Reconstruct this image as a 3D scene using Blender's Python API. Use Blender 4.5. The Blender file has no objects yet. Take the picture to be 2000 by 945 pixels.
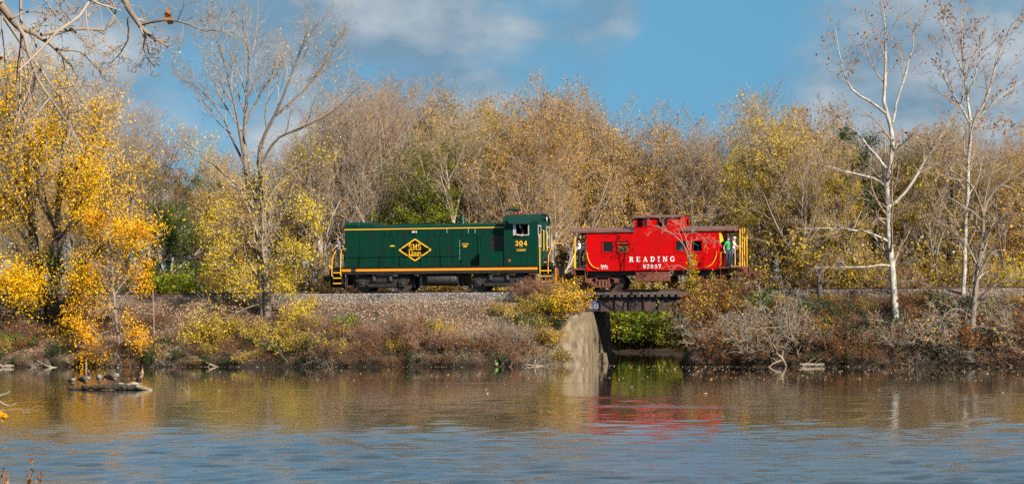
import bpy, bmesh, math, random
import numpy as np
from mathutils import Vector, Matrix

scene = bpy.context.scene
COL = scene.collection
R = math.radians
# ------------------------------------------------------------------ camera, sky, sun, exposure
FPX, YAW, EYE, HORIZON, ROLL = 4230.0, R(14.5), 2.58, 625.0, 0.0045
SN, CS = math.sin(YAW), math.cos(YAW)
CAMX, CAMY = 128 * SN, -1.5 - 128 * CS
cam_d = bpy.data.cameras.new('camera')
cam = bpy.data.objects.new('camera', cam_d)
COL.objects.link(cam)
cam_d.sensor_width = 36
cam_d.lens = FPX / 2000 * 36
cam_d.shift_y = (HORIZON - 472.5) / 2000
cam_d.clip_start, cam_d.clip_end = 0.5, 9000
cam.matrix_world = (Matrix.Translation((CAMX, CAMY, EYE)) @ Matrix.Rotation(YAW, 4, 'Z')
                    @ Matrix.Rotation(R(90), 4, 'X') @ Matrix.Rotation(-ROLL, 4, 'Z'))
scene.camera = cam

SUN = Vector((0.93, -0.66, 0.70)).normalized()          # direction towards the sun
SUN_EL = math.asin(SUN.z)
SUN_AZ = math.atan2(SUN.x, SUN.y)
world = bpy.data.worlds.new('World')
scene.world = world
world.use_nodes = True
wt = world.node_tree
wt.nodes.clear()
def wn(t, **k):
    n = wt.nodes.new(t)
    for a, b in k.items():
        setattr(n, a, b)
    return n
def wmath(op, a, b=None, clamp=False):
    n = wn('ShaderNodeMath', operation=op)
    n.use_clamp = clamp
    for i, s in enumerate((a, b)):
        if s is None: continue
        if isinstance(s, (int, float)): n.inputs[i].default_value = s
        else: wt.links.new(s, n.inputs[i])
    return n.outputs[0]
sky = wn('ShaderNodeTexSky', sky_type='NISHITA')
sky.sun_disc = False
sky.sun_elevation, sky.sun_rotation = SUN_EL, SUN_AZ
sky.altitude, sky.air_density, sky.dust_density, sky.ozone_density = 0, 1.0, 0.2, 2.5
tc = wn('ShaderNodeTexCoord')
lift = wn('ShaderNodeVectorMath', operation='MULTIPLY_ADD')       # clear dry autumn air: little whitening at the horizon
lift.inputs[1].default_value = (1, 1, 0.26)
lift.inputs[2].default_value = (0, 0, 0.27)
wt.links.new(tc.outputs['Generated'], lift.inputs[0])
wt.links.new(lift.outputs[0], sky.inputs['Vector'])
tint = wn('ShaderNodeMix', data_type='RGBA', blend_type='MULTIPLY')
tint.inputs[0].default_value = 1
tint.inputs[7].default_value = (0.64, 1.0, 0.93, 1)
wt.links.new(sky.outputs[0], tint.inputs[6])
# clouds: soft cumulus, denser towards their lower side, sun side bright
CLOUD_OFF = (6.790, 4.071, 1.522)
stretch = wn('ShaderNodeVectorMath', operation='MULTIPLY')
stretch.inputs[1].default_value = (1, 1, 1.7)
wt.links.new(tc.outputs['Generated'], stretch.inputs[0])
def cloud_noise(off, scale, detail=8, rough=0.53, dist=0.0):
    a = wn('ShaderNodeVectorMath', operation='ADD')
    a.inputs[1].default_value = tuple(CLOUD_OFF[i] + off[i] for i in range(3))
    wt.links.new(stretch.outputs[0], a.inputs[0])
    n = wn('ShaderNodeTexNoise')
    n.inputs['Scale'].default_value = scale
    n.inputs['Detail'].default_value = detail
    n.inputs['Roughness'].default_value = rough
    n.inputs['Distortion'].default_value = dist
    wt.links.new(a.outputs[0], n.inputs['Vector'])
    return n.outputs[0]
n0 = cloud_noise((0, 0, 0), 7.0)
n1 = cloud_noise((SUN.x * .018, SUN.y * .018, .035), 7.0, 6)
mr = wn('ShaderNodeMapRange', interpolation_type='SMOOTHSTEP')
mr.inputs['From Min'].default_value, mr.inputs['From Max'].default_value = 0.39, 0.57
wt.links.new(n0, mr.inputs['Value'])
lit = wmath('MULTIPLY_ADD', wmath('SUBTRACT', n0, n1), 6.0)
lit.node.inputs[2].default_value = 0.24
lit.node.use_clamp = True
ccol = wn('ShaderNodeMix', data_type='RGBA')
ccol.inputs[6].default_value = (1.45, 2.15, 2.85, 1)
ccol.inputs[7].default_value = (4.3, 4.5, 4.65, 1)
wt.links.new(lit, ccol.inputs[0])
cmix = wn('ShaderNodeMix', data_type='RGBA')
wt.links.new(wmath('MULTIPLY', mr.outputs[0], 0.85), cmix.inputs[0])
wt.links.new(tint.outputs[2], cmix.inputs[6])
wt.links.new(ccol.outputs[2], cmix.inputs[7])
bg = wn('ShaderNodeBackground')
bg.inputs['Strength'].default_value = 0.071
wt.links.new(cmix.outputs[2], bg.inputs['Color'])
wo = wn('ShaderNodeOutputWorld')
wt.links.new(bg.outputs[0], wo.inputs['Surface'])

sl = bpy.data.lights.new('sun', 'SUN')
sl.energy, sl.angle, sl.color = 5.0, R(0.53), (1.0, 0.93, 0.82)
so = bpy.data.objects.new('sun', sl)
so.rotation_euler = SUN.to_track_quat('Z', 'Y').to_euler()
so.location = (60, -60, 60)
COL.objects.link(so)
vs = scene.view_settings
scene.display_settings.display_device = 'sRGB'
vs.view_transform, vs.look, vs.exposure, vs.gamma = 'Standard', 'None', 0.96, 1.0
vs.use_curve_mapping = False
cy = scene.cycles
cy.max_bounces, cy.diffuse_bounces, cy.glossy_bounces, cy.transmission_bounces, cy.transparent_max_bounces = 6, 3, 3, 4, 6
cy.caustics_reflective = cy.caustics_refractive = False
cy.use_denoising = False
cy.sample_clamp_indirect = 4.0

# ------------------------------------------------------------------ helpers
def at(px, py, y=-1.5):
    """survey: the place on the plane y = const seen under a bearing of the photograph -> x, z in metres"""
    xt, yt = px - ROLL * (py - HORIZON) - 1000, py + ROLL * (px - 1000)
    u = xt / FPX
    d = (y - CAMY) / (CS + u * SN)
    return CAMX + d * (-SN + u * CS), EYE - (yt - HORIZON) / FPX * d
def bearing(x, y):
    dx, dy = x - CAMX, y - CAMY
    return 1000 + FPX * (CS * dx + SN * dy) / (-SN * dx + CS * dy)
def tag(o, label=None, cat=None, group=None, kind=None):
    for k, v in (('label', label), ('category', cat), ('group', group), ('kind', kind)):
        if v: o[k] = v
    return o
def empty(name, loc, label, cat, group=None, rz=0, sc=1):
    o = bpy.data.objects.new(name, None)
    o.empty_display_size = 0.3
    COL.objects.link(o)
    o.location, o.rotation_euler, o.scale = loc, (0, 0, rz), (sc, sc, sc)
    return tag(o, label, cat, group)
def link(name, me, parent=None):
    o = bpy.data.objects.new(name, me)
    COL.objects.link(o)
    if parent: o.parent = parent
    return o

class MB:
    def __init__(s): s.v, s.f, s.m = [], [], []
    def add(s, vs, fs, m=0):
        b = len(s.v)
        s.v += [tuple(v) for v in vs]
        for f in fs:
            s.f.append(tuple(i + b for i in f)); s.m.append(m)
        return s
    def box(s, x0, x1, y0, y1, z0, z1, m=0):
        return s.add([(x0,y0,z0),(x1,y0,z0),(x1,y1,z0),(x0,y1,z0),(x0,y0,z1),(x1,y0,z1),(x1,y1,z1),(x0,y1,z1)],
                     [(3,2,1,0),(4,5,6,7),(0,1,5,4),(1,2,6,5),(2,3,7,6),(3,0,4,7)], m)
    def prism(s, poly, axis, c0, c1, m=0):
        n = len(poly)
        def pt(p, c): return {'x': (c, p[0], p[1]), 'y': (p[0], c, p[1]), 'z': (p[0], p[1], c)}[axis]
        vs = [pt(p, c0) for p in poly] + [pt(p, c1) for p in poly]
        return s.add(vs, [tuple(range(n))[::-1], tuple(range(n, 2*n))] + [(i, (i+1) % n, n+(i+1) % n, n+i) for i in range(n)], m)
    def tube(s, pts, r, n=8, m=0, caps=True):
        pts = [Vector(p) for p in pts]
        rs = r if isinstance(r, (list, tuple)) else [r] * len(pts)
        b = len(s.v)
        up = Vector((0, 0, 1)) if abs((pts[-1]-pts[0]).normalized().z) < .9 else Vector((0, 1, 0))
        for i, p in enumerate(pts):
            t = (pts[min(i+1, len(pts)-1)] - pts[max(i-1, 0)]).normalized()
            a = t.cross(up).normalized(); c = t.cross(a)
            for k in range(n):
                w = 2*math.pi*k/n
                s.v.append(tuple(p + (a*math.cos(w) + c*math.sin(w))*rs[i]))
        for i in range(len(pts)-1):
            for k in range(n):
                s.f.append((b+i*n+k, b+i*n+(k+1) % n, b+(i+1)*n+(k+1) % n, b+(i+1)*n+k)); s.m.append(m)
        if caps:
            s.f.append(tuple(b+k for k in range(n))[::-1]); s.m.append(m)
            e = b+(len(pts)-1)*n
            s.f.append(tuple(e+k for k in range(n))); s.m.append(m)
        return s
    def ball(s, c, r, n=10, q=6, m=0):
        rx, ry, rz = r if isinstance(r, tuple) else (r, r, r)
        b = len(s.v)
        for j in range(q+1):
            a = math.pi*j/q
            for k in range(n):
                w = 2*math.pi*k/n
                s.v.append((c[0]+rx*math.sin(a)*math.cos(w), c[1]+ry*math.sin(a)*math.sin(w), c[2]+rz*math.cos(a)))
        for j in range(q):
            for k in range(n):
                s.f.append((b+j*n+k, b+(j+1)*n+k, b+(j+1)*n+(k+1) % n, b+j*n+(k+1) % n)); s.m.append(m)
        return s
    def build(s, name, mats, parent=None, org=(0,0,0), bevel=0, smooth=False, angle=40):
        me = bpy.data.meshes.new(name)
        me.from_pydata([(a-org[0], b-org[1], c-org[2]) for a, b, c in s.v], [], s.f)
        bm = bmesh.new(); bm.from_mesh(me)
        for f, mi in zip(bm.faces, s.m): f.material_index = mi
        bmesh.ops.remove_doubles(bm, verts=bm.verts, dist=1e-5)
        bmesh.ops.recalc_face_normals(bm, faces=bm.faces)
        bm.to_mesh(me); bm.free()
        for mt in (mats if isinstance(mats, (list, tuple)) else [mats]): me.materials.append(mt)
        if smooth:
            me.shade_smooth(); me.set_sharp_from_angle(angle=R(angle))
        o = link(name, me, parent)
        if bevel:
            md = o.modifiers.new('bevel', 'BEVEL')
            md.width, md.segments, md.limit_method, md.angle_limit = bevel, 2, 'ANGLE', R(40)
        return o

def np_mesh(name, V, F, mats, attr=None, smooth=False, mi=None):
    V = np.asarray(V, np.float32).reshape(-1, 3); F = np.asarray(F, np.int32)
    me = bpy.data.meshes.new(name)
    nf, k = F.shape
    me.vertices.add(len(V)); me.vertices.foreach_set('co', V.ravel())
    me.loops.add(nf*k); me.loops.foreach_set('vertex_index', F.ravel())
    me.polygons.add(nf)
    me.polygons.foreach_set('loop_start', np.arange(nf, dtype=np.int32)*k)
    if smooth: me.polygons.foreach_set('use_smooth', np.ones(nf, bool))
    if mi is not None: me.polygons.foreach_set('material_index', np.asarray(mi, np.int32))
    if attr is not None:
        a = me.attributes.new('v', 'FLOAT', 'POINT')
        a.data.foreach_set('value', np.asarray(attr, np.float32))
    for m in (mats if isinstance(mats, (list, tuple)) else [mats]): me.materials.append(m)
    me.update(calc_edges=True)
    return me

# ------------------------------------------------------------------ materials
def new_mat(name):
    m = bpy.data.materials.new(name); m.use_nodes = True
    nt = m.node_tree; nt.nodes.clear()
    out = nt.nodes.new('ShaderNodeOutputMaterial')
    return m, nt, out
def nd(nt, t, ins=None, **k):
    n = nt.nodes.new(t)
    for a, b in k.items(): setattr(n, a, b)
    for a, b in (ins or {}).items():
        if hasattr(b, 'is_linked') or hasattr(b, 'links'): nt.links.new(b, n.inputs[a])
        else: n.inputs[a].default_value = b
    return n
def c4(c): return (c[0], c[1], c[2], 1)
def pmat(name, col, col2=None, rough=.6, metal=0, scale=3.0, amt=.5, bump=0, bscale=30, coat=0, spec=.5, stretch=(1,1,1), rvar=.12):
    """paint, metal, wood, stone: base colour with blotchy wear towards col2, fine grain and uneven gloss"""
    m, nt, out = new_mat(name)
    p = nd(nt, 'ShaderNodeBsdfPrincipled', {'Metallic': metal, 'Specular IOR Level': spec, 'Coat Weight': coat, 'Coat Roughness': .15})
    co = nd(nt, 'ShaderNodeTexCoord')
    mp = nd(nt, 'ShaderNodeMapping', {'Vector': co.outputs['Object'], 'Scale': stretch})
    n = nd(nt, 'ShaderNodeTexNoise', {'Vector': mp.outputs[0], 'Scale': scale, 'Detail': 6.0, 'Roughness': .65})
    r = nd(nt, 'ShaderNodeMapRange', {'Value': n.outputs[0], 'From Min': .38, 'From Max': .72, 'To Min': 0.0, 'To Max': amt})
    mx = nd(nt, 'ShaderNodeMix', {0: r.outputs[0], 6: c4(col), 7: c4(col2 or tuple(c*.6 for c in col))}, data_type='RGBA')
    nt.links.new(mx.outputs[2], p.inputs['Base Color'])
    rr = nd(nt, 'ShaderNodeMapRange', {'Value': n.outputs[0], 'From Min': .3, 'From Max': .7, 'To Min': max(.02, rough-rvar), 'To Max': min(1, rough+rvar)})
    nt.links.new(rr.outputs[0], p.inputs['Roughness'])
    if bump:
        bn = nd(nt, 'ShaderNodeTexNoise', {'Vector': mp.outputs[0], 'Scale': bscale, 'Detail': 5.0})
        b = nd(nt, 'ShaderNodeBump', {'Height': bn.outputs[0], 'Strength': 1.0, 'Distance': bump})
        nt.links.new(b.outputs[0], p.inputs['Normal'])
    nt.links.new(p.outputs[0], out.inputs[0])
    return m
def leafmat(name, cols, trans=.35, hue=.9):
    m, nt, out = new_mat(name)
    a = nd(nt, 'ShaderNodeAttribute', attribute_name='v')
    oi = nd(nt, 'ShaderNodeObjectInfo')
    sh = nd(nt, 'ShaderNodeMath', {0: oi.outputs['Random'], 1: .6*hue, 2: -.3*hue}, operation='MULTIPLY_ADD')
    ad = nd(nt, 'ShaderNodeMath', {0: a.outputs['Fac'], 1: sh.outputs[0]}, operation='ADD', use_clamp=True)
    rp = nd(nt, 'ShaderNodeValToRGB', {0: ad.outputs[0]})
    el = rp.color_ramp.elements
    while len(el) < len(cols): el.new(.5)
    for i, c in enumerate(cols):
        el[i].position = i/(len(cols)-1); el[i].color = c4(c)
    vb = nd(nt, 'ShaderNodeMath', {0: oi.outputs['Random'], 1: 7.31}, operation='MULTIPLY')
    vf = nd(nt, 'ShaderNodeMath', {0: vb.outputs[0]}, operation='FRACT')
    vv = nd(nt, 'ShaderNodeMapRange', {'Value': vf.outputs[0], 'To Min': 1-.38*hue, 'To Max': 1+.12*hue})
    hs = nd(nt, 'ShaderNodeHueSaturation', {'Value': vv.outputs[0], 'Saturation': 1.08, 'Color': rp.outputs[0]})
    d = nd(nt, 'ShaderNodeBsdfPrincipled', {'Base Color': hs.outputs[0], 'Roughness': .55, 'Specular IOR Level': .3})
    t = nd(nt, 'ShaderNodeBsdfTranslucent', {'Color': hs.outputs[0]})
    x = nd(nt, 'ShaderNodeMixShader', {0: trans, 1: d.outputs[0], 2: t.outputs[0]})
    nt.links.new(x.outputs[0], out.inputs[0])
    return m
def attrmat(name, cols, rough=.9):
    m, nt, out = new_mat(name)
    a = nd(nt, 'ShaderNodeAttribute', attribute_name='v')
    rp = nd(nt, 'ShaderNodeValToRGB', {0: a.outputs['Fac']})
    el = rp.color_ramp.elements
    while len(el) < len(cols): el.new(.5)
    for i, c in enumerate(cols):
        el[i].position = i/(len(cols)-1); el[i].color = c4(c)
    d = nd(nt, 'ShaderNodeBsdfPrincipled', {'Base Color': rp.outputs[0], 'Roughness': rough, 'Specular IOR Level': .2})
    nt.links.new(d.outputs[0], out.inputs[0])
    return m
def glassmat(name, tintc=(.5,.55,.55), refl=.16):
    m, nt, out = new_mat(name)
    t = nd(nt, 'ShaderNodeBsdfTransparent', {'Color': c4(tintc)})
    g = nd(nt, 'ShaderNodeBsdfGlossy', {'Roughness': .03, 'Color': (1,1,1,1)})
    x = nd(nt, 'ShaderNodeMixShader', {0: refl, 1: t.outputs[0], 2: g.outputs[0]})
    nt.links.new(x.outputs[0], out.inputs[0])
    return m

M = {}
M['green'] = pmat('loco_green_paint', (.0012,.034,.018), (.005,.021,.015), rough=.36, scale=1.6, amt=.95, spec=.16, stretch=(1,1,.4), rvar=.2)
M['green_roof'] = pmat('loco_green_roof_paint', (.002,.036,.022), (.006,.012,.010), rough=.5, scale=1.4, amt=.95, spec=.25)
M['black'] = pmat('underframe_black', (.006,.006,.0065), (.016,.014,.012), rough=.55, scale=4, amt=.8)
M['grime'] = pmat('grimy_running_gear', (.012,.0115,.011), (.034,.028,.023), rough=.6, scale=7, amt=.8, bump=.004)
M['orange'] = pmat('stripe_orange', (.78,.27,.010), (.62,.20,.01), rough=.45, scale=5, amt=.5)
M['yellow'] = pmat('stripe_yellow', (.80,.42,.012), (.62,.30,.01), rough=.45, scale=6, amt=.5)
M['navy'] = pmat('pinstripe_navy', (.008,.012,.022), rough=.45)
M['red'] = pmat('caboose_red_paint', (.50,.0012,.0015), (.30,.004,.004), rough=.4, scale=1.5, amt=.9, spec=.16, stretch=(1,1,.4))
M['roofbrown'] = pmat('caboose_roof_brown', (.13,.042,.030), (.20,.13,.11), rough=.5, scale=2.4, amt=.7)
M['rust'] = pmat('oxide_brown_steel', (.17,.046,.022), (.08,.03,.02), rough=.7, scale=6, amt=.8, bump=.004)
M['railrust'] = pmat('rail_rust', (.11,.050,.034), (.06,.03,.022), rough=.7, scale=8, amt=.8)
M['railtop'] = pmat('rail_head_worn', (.30,.26,.24), (.16,.11,.09), rough=.35, metal=.7, scale=6)
M['girder'] = pmat('girder_rusty_black', (.022,.020,.020), (.115,.052,.034), rough=.75, scale=2.3, amt=1.0, bump=.005)
M['tie'] = pmat('creosoted_tie', (.050,.041,.034), (.12,.10,.085), rough=.9, scale=6, amt=.9, bump=.006)
M['concrete'] = pmat('weathered_concrete', (.185,.135,.078), (.036,.027,.019), rough=.9, scale=2.2, amt=1.0, bump=.012, bscale=16, stretch=(1.2,1.2,.55))
M['white'] = pmat('lettering_white', (.78,.76,.72), (.6,.58,.55), rough=.5, scale=9)
M['silver'] = pmat('window_frame_silver', (.52,.54,.54), (.35,.36,.36), rough=.4, metal=.4)
M['glass'] = glassmat('cab_glass', (.28,.31,.31), .05)
M['interior'] = pmat('interior_dark', (.030,.028,.025), rough=.8)
M['interior_red'] = pmat('interior_cream', (.10,.085,.06), rough=.8)
M['steelwheel'] = pmat('wheel_steel', (.045,.040,.036), (.10,.07,.05), rough=.5, scale=6, metal=.3)
M['redlamp'] = pmat('lamp_red', (.6,.03,.02), rough=.3)
M['lampglass'] = pmat('headlight_lens', (.75,.72,.62), rough=.15)
M['bark_grey'] = pmat('bark_grey_brown', (.20,.16,.12), (.085,.066,.05), rough=.95, scale=5, amt=.9, bump=.02, bscale=9, stretch=(1,1,.3))
M['bark_pale'] = pmat('bark_pale', (.40,.33,.24), (.20,.16,.115), rough=.95, scale=5, amt=.9, bump=.012, bscale=12, stretch=(1,1,.3))
M['bark_dark'] = pmat('bark_dark', (.075,.058,.044), (.035,.028,.022), rough=.95, scale=5, amt=.9, bump=.02, bscale=9, stretch=(1,1,.3))
M['bark_tan'] = pmat('bark_tan', (.24,.185,.13), (.11,.085,.062), rough=.95, scale=5, amt=.9, bump=.012, bscale=12, stretch=(1,1,.3))
M['bark_white'] = pmat('sycamore_bark', (.45,.41,.345), (.10,.085,.062), rough=.9, scale=5.5, amt=1.0, bump=.008, bscale=8, stretch=(1,1,.55))
M['twig'] = pmat('twig_grey_brown', (.34,.255,.185), (.19,.14,.10), rough=.9, scale=1.2, amt=.9)
M['twig_red'] = pmat('twig_reddish', (.345,.24,.165), (.19,.13,.09), rough=.9, scale=1.0, amt=.9)
M['twig_dark'] = pmat('twig_dark', (.085,.064,.050), (.05,.04,.03), rough=.9, scale=1.2, amt=.9)
M['cane'] = pmat('dead_cane_grey', (.26,.205,.15), (.11,.082,.06), rough=.9, scale=1.5, amt=1.0)
M['cane_pale'] = pmat('dead_cane_pale', (.40,.34,.26), (.16,.125,.09), rough=.9, scale=1.8, amt=1.0)
M['cane_brown'] = pmat('dead_cane_brown', (.165,.105,.070), (.085,.055,.04), rough=.9, scale=1.5, amt=1.0)
M['drift'] = pmat('weathered_driftwood', (.34,.265,.185), (.10,.075,.055), rough=.9, scale=5, amt=1.0, bump=.02, bscale=12, stretch=(.4,1,1))
M['wetlog'] = pmat('wet_dark_log', (.016,.013,.010), (.075,.058,.042), rough=.8, scale=5.5, amt=.8, bump=.03, bscale=9)
L = {}
L['yellow'] = leafmat('leaf_golden', [(.52,.24,.008),(.76,.41,.010),(.86,.53,.02),(.62,.46,.03)], hue=.15)
L['orange'] = leafmat('leaf_orange_gold', [(.42,.15,.012),(.72,.33,.012),(.82,.47,.02),(.62,.36,.03)], hue=.15)
L['lemon'] = leafmat('leaf_lemon', [(.34,.25,.02),(.66,.46,.03),(.78,.58,.06),(.70,.58,.20)])
L['olive'] = leafmat('leaf_olive_tan', [(.17,.12,.025),(.36,.26,.045),(.52,.37,.07),(.62,.40,.05),(.58,.45,.26)])
L['tan'] = leafmat('leaf_tan_gold', [(.24,.13,.035),(.46,.265,.062),(.63,.37,.07),(.62,.44,.21)])
L['green'] = leafmat('leaf_green', [(.04,.085,.010),(.10,.17,.015),(.23,.28,.022),(.46,.42,.04)])
L['darkgreen'] = leafmat('leaf_dark_green', [(.016,.042,.008),(.032,.072,.012),(.07,.11,.016)])
L['rust'] = leafmat('leaf_rust', [(.15,.052,.026),(.29,.10,.036),(.42,.18,.045),(.30,.16,.09)])
L['red'] = leafmat('leaf_red_brown', [(.13,.040,.024),(.25,.065,.035),(.30,.11,.05),(.16,.12,.04)])
L['litter'] = attrmat('leaf_litter_brown', [(.090,.052,.032),(.20,.115,.070),(.33,.20,.125),(.46,.32,.22),(.36,.19,.085)])
L['floating'] = attrmat('floating_leaf', [(.20,.10,.04),(.50,.28,.10),(.62,.42,.22),(.66,.58,.45)], rough=.5)
L['stone'] = attrmat('ballast_stone', [(.075,.068,.06),(.17,.155,.14),(.27,.255,.235),(.42,.40,.375)])
L['grass'] = leafmat('dry_grass', [(.20,.14,.06),(.34,.25,.11),(.42,.33,.18),(.17,.16,.04)])
# ------------------------------------------------------------------ terrain
ZR = 4.35                                   # top of rail above the water
YW_X = [-400,-80,-38,-18,-6,0,1.4,2.4,3.2,4.3,5.0,10.6,11.6,13,18,40,90,400]
YW_Y = [-14,-12.8,-12.0,-10.0,-9.6,-9.2,-8.6,-7.2,-5.4,-4.2,-4.2,-5.6,-7.2,-7.6,-7.5,-6.9,-7.2,-9]
def lump(x, y):
    return (np.sin(x*.83+y*.31)*np.cos(y*.97-x*.23) + .6*np.sin(x*1.9-y*1.3+1.7) + .45*np.sin(x*3.1+y*2.7))
def ground_z(x, y):
    x = np.asarray(x, float); y = np.asarray(y, float)
    yw = np.interp(x, YW_X, YW_Y)
    t = (y-yw)/(-3.5-yw)
    right = np.clip((x-10)/2, 0, 1)
    f_l = np.interp(t, [0,.05,.40,.62,.85,1], [0,.17,.47,.72,.93,1])
    f_r = np.interp(t, [0,.06,.50,.75,1], [0,.17,.60,.85,1])
    front = 3.62*(f_l*(1-right)+f_r*right) + .075*lump(x, y)*np.clip(t*4, 0, 1)*np.clip((-3.6-y)*1.5, 0, 1)
    z = np.where(t < 0, np.maximum(.30*(y-yw), -1.6), front)
    top = np.interp(y, [-3.5,-2.25,2.2,3.4,9,30,6000], [3.62,4.16,4.16,3.5,3.3,3.3,3.3])
    z = np.where(y > -3.5, top, z)
    z = z + np.where(y > 4, .10*lump(x*.5, y*.5), 0)
    # the channel under the bridge and the pool behind it
    xl = np.where(y < 3.5, 4.6, 4.6-.34*(y-3.5)); xr = np.where(y < 3.5, 10.5, 10.5-.09*(y-3.5))
    e = np.maximum(np.maximum(xl-x, x-xr), 0)
    steep = np.where(x < 7, np.where(y < 3.5, 30.0, .7), np.where(y < 3.5, 1.75, .55))
    cut = -1.3 + np.where(e > 0, .9, 0) + e*steep
    far = np.interp(y, [40.5,42,50,62], [-1.3,.1,1.6,3.3])
    cut = np.maximum(cut, np.where(y > 40.5, far, -9))
    z = np.where(y > -8, np.minimum(z, cut), z)
    # near shore, where the photographer stands
    shore = np.interp(y, [-6000,-140,-118,-113.5,-110], [3,1.2,.85,.1,-1.6])
    return np.where(y < -60, shore, z)
xs = np.concatenate([[-4000,-2000,-900,-400,-200,-120], np.arange(-80,-45,1.5), np.arange(-45,3.5,.45), np.arange(3.5,12,.2), np.arange(12,42,.45),
                     np.arange(42,80,1.5), [120,200,400,900,2000,4000]])
ys = np.concatenate([[-3000,-800,-300,-180], np.arange(-140,-109,2.5), [-105,-90,-60,-40,-25,-18], np.arange(-15,-2,.22), np.arange(-2,4.5,.5), np.arange(4.5,66,1.3),
                     [75,95,130,200,350,700,1500,3000,6000]])
gx, gy = np.meshgrid(xs, ys)
gz = ground_z(gx, gy)
nx, ny = len(xs), len(ys)
ii = (np.arange(ny-1)[:, None]*nx + np.arange(nx-1)[None]).ravel()
GF = np.stack([ii, ii+1, ii+1+nx, ii+nx], 1)
def groundmat():
    m, nt, out = new_mat('earth_and_dead_leaves')
    co = nd(nt, 'ShaderNodeTexCoord')
    n = nd(nt, 'ShaderNodeTexNoise', {'Vector': co.outputs['Object'], 'Scale': .55, 'Detail': 5.0})
    v = nd(nt, 'ShaderNodeTexVoronoi', {'Vector': co.outputs['Object'], 'Scale': 11.0, 'Randomness': 1.0})
    a = nd(nt, 'ShaderNodeValToRGB', {0: v.outputs['Color']})
    for i, (p, c) in enumerate(((0,(.055,.036,.024)),(.35,(.12,.075,.048)),(.7,(.21,.135,.085)),(1,(.30,.20,.13)))):
        e = a.color_ramp.elements
        if i > 1: e.new(p)
        e[i].position = p; e[i].color = c4(c)
    r = nd(nt, 'ShaderNodeMapRange', {'Value': n.outputs[0], 'From Min': .42, 'From Max': .62})
    mx = nd(nt, 'ShaderNodeMix', {0: r.outputs[0], 6: a.outputs[0], 7: (.050,.040,.026,1)}, data_type='RGBA')
    sz = nd(nt, 'ShaderNodeSeparateXYZ', {0: co.outputs['Object']})
    low_dark = nd(nt, 'ShaderNodeMapRange', {'Value': sz.outputs[2], 'From Min': .10, 'From Max': .75, 'To Min': 1.0, 'To Max': 0.0})  # soil colour darkens towards the waterline
    mw = nd(nt, 'ShaderNodeMix', {0: low_dark.outputs[0], 6: mx.outputs[2], 7: (.022,.016,.011,1)}, data_type='RGBA')
    b = nd(nt, 'ShaderNodeBump', {'Height': v.outputs['Distance'], 'Strength': .8, 'Distance': .05})
    p = nd(nt, 'ShaderNodeBsdfPrincipled', {'Base Color': mw.outputs[2], 'Roughness': .95, 'Specular IOR Level': .15, 'Normal': b.outputs[0]})
    nt.links.new(p.outputs[0], out.inputs[0])
    return m
g = link('ground', np_mesh('ground', np.stack([gx, gy, gz], -1).reshape(-1, 3), GF, groundmat(), smooth=True))
tag(g, 'brown leaf-covered embankment and woodland floor', 'ground', kind='structure')

# water: calm and mirror-like under the far bank, ruffled by the wind further out
def watermat():
    m, nt, out = new_mat('lake_water')
    co = nd(nt, 'ShaderNodeTexCoord')
    sp = nd(nt, 'ShaderNodeSeparateXYZ', {0: co.outputs['Object']})
    wn_ = nd(nt, 'ShaderNodeTexNoise', {'Vector': nd(nt, 'ShaderNodeMapping', {'Vector': co.outputs['Object'], 'Scale': (.035,.11,1)}).outputs[0], 'Scale': 1.0, 'Detail': 4.0, 'Roughness': .6})
    wander = nd(nt, 'ShaderNodeMath', {0: wn_.outputs[0], 1: 34.0, 2: -17.0}, operation='MULTIPLY_ADD')
    yy = nd(nt, 'ShaderNodeMath', {0: sp.outputs[1], 1: wander.outputs[0]}, operation='ADD')
    wind = nd(nt, 'ShaderNodeMapRange', {'Value': yy.outputs[0], 'From Min': -86.0, 'From Max': -66.0, 'To Min': 1.0, 'To Max': 0.0}, interpolation_type='SMOOTHSTEP')
    mid = nd(nt, 'ShaderNodeMapRange', {'Value': yy.outputs[0], 'From Min': -50.0, 'From Max': -18.0, 'To Min': 1.0, 'To Max': 0.0}, interpolation_type='SMOOTHSTEP')
    puff = nd(nt, 'ShaderNodeTexNoise', {'Vector': nd(nt, 'ShaderNodeMapping', {'Vector': co.outputs['Object'], 'Scale': (.05,.30,1), 'Location': (3.3,8.2,0)}).outputs[0], 'Scale': 1.0, 'Detail': 5.0, 'Roughness': .6})
    gust = nd(nt, 'ShaderNodeMapRange', {'Value': puff.outputs[0], 'From Min': .56, 'From Max': .70}, interpolation_type='SMOOTHSTEP')
    gm = nd(nt, 'ShaderNodeMath', {0: gust.outputs[0], 1: mid.outputs[0]}, operation='MULTIPLY')
    ro = nd(nt, 'ShaderNodeMath', {0: wind.outputs[0], 1: .11, 2: .045}, operation='MULTIPLY_ADD')
    ro1 = nd(nt, 'ShaderNodeMath', {0: mid.outputs[0], 1: .045, 2: ro.outputs[0]}, operation='MULTIPLY_ADD')
    ro2 = nd(nt, 'ShaderNodeMath', {0: gm.outputs[0], 1: .13, 2: ro1.outputs[0]}, operation='MULTIPLY_ADD')
    p = nd(nt, 'ShaderNodeBsdfPrincipled', {'Base Color': (.010,.010,.006,1), 'Roughness': ro2.outputs[0], 'IOR': 1.55, 'Coat Weight': 1.0, 'Coat IOR': 1.7, 'Coat Roughness': ro2.outputs[0]})
    nt.links.new(p.outputs[0], out.inputs[0])
    return m
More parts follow.
